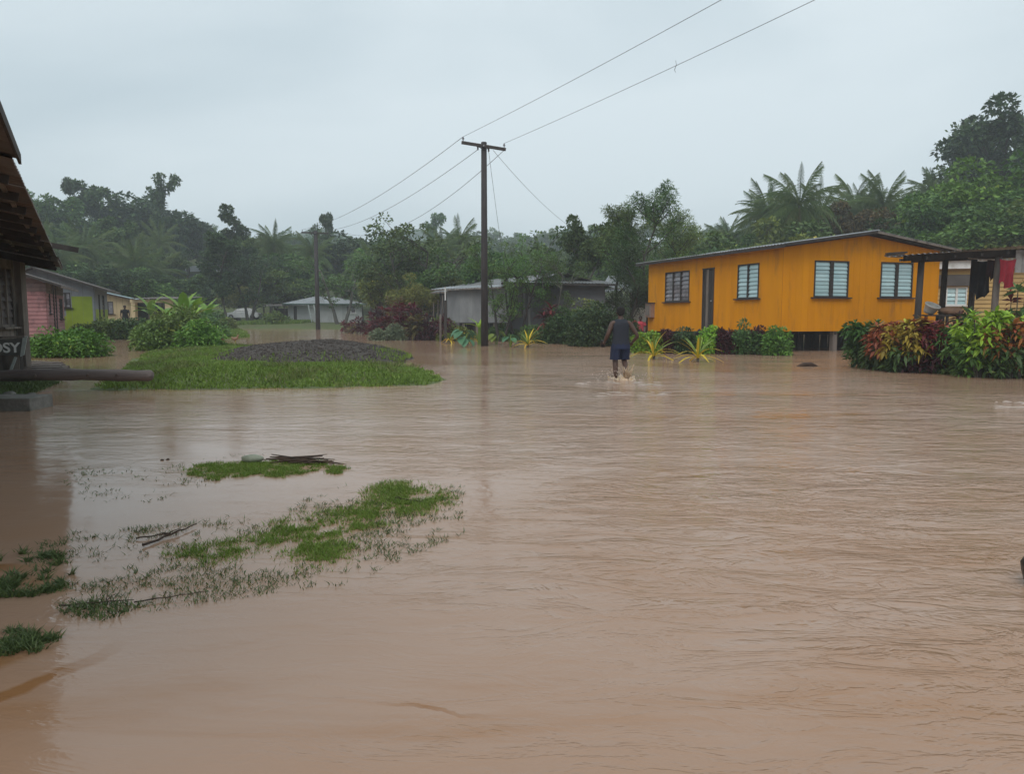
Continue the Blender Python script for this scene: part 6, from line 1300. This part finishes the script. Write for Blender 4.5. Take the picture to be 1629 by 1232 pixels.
def ring(c, rx, ry, n=16, ph=0): return [Vector(c)+Vector((math.cos(2*math.pi*k/n)*rx, math.sin(2*math.pi*k/n)*ry, 0)) for k in range(n)]
M_SKIN = mat('skin_brown', (.085, .045, .03), (.065, .034, .024), rough=.5, scale=6, var=0); M_HAIR = mat('hair_black', (.012, .010, .010), (.02, .018, .017), rough=.9, scale=60, bump=1, bscale=90)
def person(loc, rz, h, label, top, bottom, pose, sleeves=False, hem=.53, long_=False):
    t = thing('person', loc, label, 'person'); s = h/1.78; t.rotation_euler = (0, 0, rz); t.scale = (s*1.12, s*1.05, s)
    V = Vector; P = dict(pose); J = {'pelvis': (V((0, 0, .96)), (.13, .10)), 'spine': (V((0, .01, 1.12)), (.125, .09)), 'chest': (V((0, .02, 1.30)), (.155, .10)), 'neckb': (V((0, .02, 1.455)), (.075, .06)), 'neck': (V((0, .03, 1.54)), .055), 'head': (V((0, .045, 1.62)), .07)}
    E = [('pelvis', 'spine'), ('spine', 'chest'), ('chest', 'neckb'), ('neckb', 'neck'), ('neck', 'head')]
    for sd, n in ((-1, 'l'), (1, 'r')):
        J['sh'+n] = (V((sd*.175, .02, 1.43)), .068); J['el'+n] = (P['el'+n], .046); J['wr'+n] = (P['wr'+n], .031); m1 = J['sh'+n][0].lerp(P['el'+n], .5); J['ua'+n] = (m1, .056); m2 = P['el'+n].lerp(P['wr'+n], .35); J['fa'+n] = (m2, .045)
        J['hip'+n] = (V((sd*.095, 0, .90)), .10); J['kn'+n] = (P['kn'+n], .062); J['an'+n] = (P['an'+n], .042); J['th'+n] = (J['hip'+n][0].lerp(P['kn'+n], .5), .085); J['ca'+n] = (P['kn'+n].lerp(P['an'+n], .35)+V((0, -.02, 0)), .062); J['to'+n] = (P['to'+n], (.045, .025))
        E += [('chest', 'sh'+n), ('sh'+n, 'ua'+n), ('ua'+n, 'el'+n), ('el'+n, 'fa'+n), ('fa'+n, 'wr'+n), ('pelvis', 'hip'+n), ('hip'+n, 'th'+n), ('th'+n, 'kn'+n), ('kn'+n, 'ca'+n), ('ca'+n, 'an'+n), ('an'+n, 'to'+n)]
    mb = skin_body(J, E, 'pelvis')
    hc = V((0, .05, 1.675)); rings = []
    for z, rx, ry, oy in ((-.125, .03, .03, .035), (-.11, .05, .055, .03), (-.075, .062, .078, .015), (-.03, .072, .092, .005), (.02, .077, .098, 0), (.06, .072, .09, -.003), (.09, .05, .065, -.005), (.105, .02, .025, -.005)): rings.append(ring(hc+V((0, oy, z)), rx, ry))
    mb.loft(rings); mb.ball(hc+V((0, .105, -.02)), (.016, .022, .026), 8, 6)
    for sd in (-1, 1): mb.ball(hc+V((sd*.079, -.005, -.015)), (.011, .02, .032), 8, 6); mb.ball(hc+V((sd*.03, .088, .015)), (.014, .01, .009), 8, 5)
    mb.ball(hc+V((0, .088, -.065)), (.025, .012, .008), 8, 5)
    for n in 'lr': hand(mb, P['wr'+n], (P['wr'+n]-P['el'+n]) if n == 'l' else (P['wr'+n]-P['el'+n])+V((0, .1, 0)), V((0, 1, .2)), 1.0, 1)
    bo = link('body', mb.mesh('body', smooth=True), M_SKIN, t)
    hb = MB(); rings = []
    for z, rx, ry, oy in ((-.085, .045, .05, -.055), (-.05, .074, .07, -.045), (-.01, .086, .085, -.028), (.03, .092, .10, -.018), (.07, .09, .10, -.012), (.105, .07, .078, -.012), (.128, .035, .04, -.012), (.132, .008, .008, -.012)): rings.append([p + V((random.uniform(-.005, .005), random.uniform(-.005, .005), random.uniform(-.004, .004))) for p in ring(hc+V((0, oy, z)), rx, ry, 20)])
    hb.loft(rings); link('hair', hb.mesh('hair', smooth=True), M_HAIR, t)
    sb = MB(); rings = []
    for z, rx, ry, oy in ((.84, .195, .135, -.005), (.92, .19, .135, -.01), (1.02, .178, .125, -.005), (1.14, .172, .12, 0), (1.26, .185, .128, .01), (1.36, .195, .128, .015), (1.42, .178, .115, .018), (1.465, .145, .095, .018), (1.495, .095, .075, .02), (1.50, .080, .066, .02)):
        rings.append([p + V((0, 0, .008*math.sin(k*1.9+z*9))) + (p-V((0, oy, z))).normalized()*.005*math.sin(k*2.7+z*23) for k, p in enumerate(ring((0, oy, z), rx, ry, 22))])
    sb.loft(rings, cap=False); link('shirt', sb.mesh('shirt', smooth=True), top, t)
    if sleeves:
        for n in 'lr': sl_ = MB(); a, b = J['sh'+n][0], J['ua'+n][0].lerp(J['el'+n][0], .2); sl_.tube([a+V((0, 0, .02)), a.lerp(b, .5), b], [.088, .082, .08], 12, cap=False); link('sleeve', sl_.mesh('sleeve', smooth=True), top, t)
    pb = MB(); pb.loft([ring((0, -.005, z), rx, ry, 18) for z, rx, ry in ((1.0, .175, .12), (.93, .19, .135), (.85, .205, .145), (.79, .205, .145))], cap=False)
    for sd, n in ((-1, 'l'), (1, 'r')):
        hp = J['hip'+n][0]; kn = P['kn'+n]; rs = []
        for q, rd in ((0, .115), (.2, .12), (.5, .118), (.8, .115), (1.0, .12)):
            z = .86-(.86-hem)*q; f = (hp.z-z)/(hp.z-kn.z); c = hp.lerp(kn, f); rs.append([p+(p-c)*.03*math.sin(k*2.3+q*4) for k, p in enumerate(ring((c.x+sd*.004, c.y, z), rd*.95, rd*1.08, 16))])
        pb.loft(rs, cap=False)
    link('shorts', pb.mesh('shorts', smooth=True), bottom, t); return t
V = Vector
pose1 = dict(ell=V((-.285, -.03, 1.14)), wrl=V((-.345, .06, .95)), elr=V((.36, -.06, 1.10)), wrr=V((.265, .07, .93)), knl=V((-.10, .07, .50)), anl=V((-.10, .0, .09)), tol=V((-.11, .17, .03)), knr=V((.11, .13, .50)), anr=V((.085, -.20, .26)), tor=V((.075, -.25, .10)))
mx0, my0 = xat(988, 17.3), 17.3
M_NAVY = mat('navy_cloth', (.028, .032, .045), (.020, .023, .033), rough=.9, scale=4, bump=.3, bscale=14); M_SHORT = mat('blue_shorts', (.014, .022, .06), (.01, .016, .04), rough=.85, scale=4)
man = person((mx0, my0, -.08), R(6), 1.72, 'man in dark sleeveless top and navy shorts wading away through the flood', M_NAVY, M_SHORT, pose1)
hp_ = Vector((mx0-.40, my0+.06, .80)); bg_ = MB(); bg_.box(hp_, (.10, .06, .16), .3, .2); single('hand_bag', bg_, mat('black_bag', (.012, .012, .014), rough=.5), hp_, 'small black thing held in the left hand of the wading man', 'pouch', bev=.012)
pose2 = dict(ell=V((-.27, .0, 1.15)), wrl=V((-.24, .12, .92)), elr=V((.27, .0, 1.15)), wrr=V((.24, .12, .92)), knl=V((-.10, .03, .50)), anl=V((-.10, .0, .09)), tol=V((-.11, .15, .03)), knr=V((.10, .03, .50)), anr=V((.10, .0, .09)), tor=V((.11, .15, .03)))
M_PINKC = mat('pink_cloth', (.55, .07, .10), (.42, .05, .08), rough=.9); M_BLK = mat('black_clothes', (.02, .02, .022), rough=.9)
wd_ = 39.0; person((xat(1019, wd_), wd_, zat(503, wd_)-1.64), R(175), 1.62, 'woman in pink shirt and dark shorts standing beside the orange house', M_PINKC, M_BLK, pose2, True, .6)
mb = MB(); c = pt(1010, 518, wd_-.2); mb.ball(c, (.17, .10, .26), 10, 7, .25); single('red_bag', mb, mat('red_bag', (.45, .05, .07), (.36, .04, .06), rough=.8), c, 'red bag held beside the woman in the pink shirt', 'bag', smooth=True)
person((xat(199, 54), 54, zat(486, 54)-1.70), R(200), 1.68, 'person in dark clothes by the cream house wall', M_BLK, M_BLK, pose2, True, .5)
person((xat(251, 59), 59, zat(483, 59)-1.70), R(170), 1.68, 'person in black standing inside the porch frame', M_BLK, M_BLK, pose2, True, .5)

# splash round the wading man's legs
M_SPL = mat('splash_water', (.55, .38, .22), (.66, .55, .42), rough=.12, scale=12, var=0, spec=.6); M_FOAM = mat('foam', (.50, .43, .38), (.38, .29, .23), rough=.35, scale=14, var=0)
sp = thing('splash', (mx0, my0-.15, 0), 'brown and white splash thrown up around the legs of the wading man', 'splash'); r = random.Random(8)
def crown(cx0, cy0, rad, hh, n=26):
    mb = MB(); rings = []
    hs = [hh*r.uniform(.25, 1)*(1 if k % 2 else .45) for k in range(n)]
    for q, rr2 in ((0, 1.15), (.35, 1.0), (.7, .95), (1, 1.0)): rings.append([Vector((cx0+math.cos(6.283*k/n)*rad*rr2*(1+.25*q*r.random()), cy0+math.sin(6.283*k/n)*rad*rr2, -.03+hs[k]*q)) for k in range(n)])
    for q, rr2 in ((.9, .85), (.3, .8), (0, .7)): rings.append([Vector((cx0+math.cos(6.283*k/n)*rad*rr2, cy0+math.sin(6.283*k/n)*rad*rr2, -.03+hs[k]*q)) for k in range(n)])
    mb.loft(rings, cap=False); return mb
part('water_crown', crown(mx0-.14, my0+.02, .13, .10), M_SPL, sp, smooth=True); part('water_crown', crown(mx0+.10, my0-.34, .17, .17), M_SPL, sp, smooth=True); part('water_crown', crown(mx0+.04, my0-.5, .22, .08), M_SPL, sp, smooth=True)
jet = MB()
for k in range(16):
    a = r.uniform(-.6, .6); x0 = mx0+.09+r.uniform(-.06, .1); L2 = r.uniform(.12, .38); e = Vector((x0+math.sin(a)*L2*.6, my0-.36-r.random()*.2, L2)); jet.tube([(x0, my0-.33, 0), ((x0+e.x)/2, my0-.36, L2*.65), e], [.022, .014, .004], 5)
part('water_jets', jet, M_SPL, sp, smooth=True)
dr_ = MB()
for k in range(90):
    a = r.uniform(0, 6.28); q = r.uniform(.1, .75); c = Vector((mx0+math.cos(a)*q, my0-.3+math.sin(a)*q*.6, r.uniform(.01, .34)*(1-q*.8))); s_ = r.uniform(.006, .016); dr_.poly([c+Vector(v)*s_ for v in ((1, 0, 0), (-1, 0, 0), (0, 1, 0), (0, -1, 0), (0, 0, 1.2), (0, 0, -1.2))], [(0, 2, 4), (2, 1, 4), (1, 3, 4), (3, 0, 4), (2, 0, 5), (1, 2, 5), (3, 1, 5), (0, 3, 5)])
o = part('droplets', dr_, M_FOAM, sp); o['kind'] = 'stuff'
def foam(px0, px1, py, thick, n, name, label, seed, hump=.012):
    r = random.Random(seed); t = thing(name, gp((px0+px1)/2, py), label, 'foam'); mb = MB()
    for k in range(n):
        px = r.uniform(px0, px1); c = gp(px, py+r.gauss(0, thick)); w_ = r.uniform(.03, .16); l = r.uniform(.006, .022); m = 9; V1 = [c+Vector((math.cos(6.283*i/m)*w_*r.uniform(.7, 1.2), math.sin(6.283*i/m)*l*r.uniform(.6, 1.3), .004)) for i in range(m)]; mb.poly(V1+[c+Vector((0, 0, hump))], [(i, (i+1) % m, m) for i in range(m)])
    o = part('foam_flecks', mb, M_FOAM, t, smooth=True); o['kind'] = 'stuff'
foam(915, 1050, 610, 2.2, 34, 'wake_foam', 'thin white foam line trailing left and right of the wading man', 1, .012)
foam(950, 1060, 626, 2.6, 26, 'wake_foam', 'white foam arc on the near side of the wading man', 2, .012)
foam(1585, 1660, 645, 5, 14, 'eddy_foam', 'pale foam in the eddy at the right edge below the crotons', 3, .02)

# black bag just reaching into the picture on the right
bgc = gp(1684, 935); mb = MB(); mb.ball(bgc+Vector((0, 0, .10)), (.19, .15, .15), 14, 9, .08); single('black_bag', mb, mat('black_rubber', (.012, .012, .013), rough=.35), bgc, 'black rounded bag just reaching in at the right edge of the flood', 'bag', smooth=True)

# ------------------------------------------------------------------ rain haze over everything
me = bpy.data.meshes.new('haze'); mb = MB(); mb.box((0, 300, 31.5), (1360, 730, 67)); hz_o = link('haze', mb.mesh('haze'), None)
hm = bpy.data.materials.new('haze'); hm.use_nodes = True; nt = hm.node_tree; nt.nodes.remove(nt.nodes['Principled BSDF']); pv = nt.nodes.new('ShaderNodeVolumePrincipled')
pv.inputs['Color'].default_value = (.86, .93, 1, 1); pv.inputs['Density'].default_value = .00115; pv.inputs['Anisotropy'].default_value = .1
nt.links.new(pv.outputs[0], nt.nodes['Material Output'].inputs['Volume']); hz_o.data.materials.append(hm); tag(hz_o, kind='stuff')
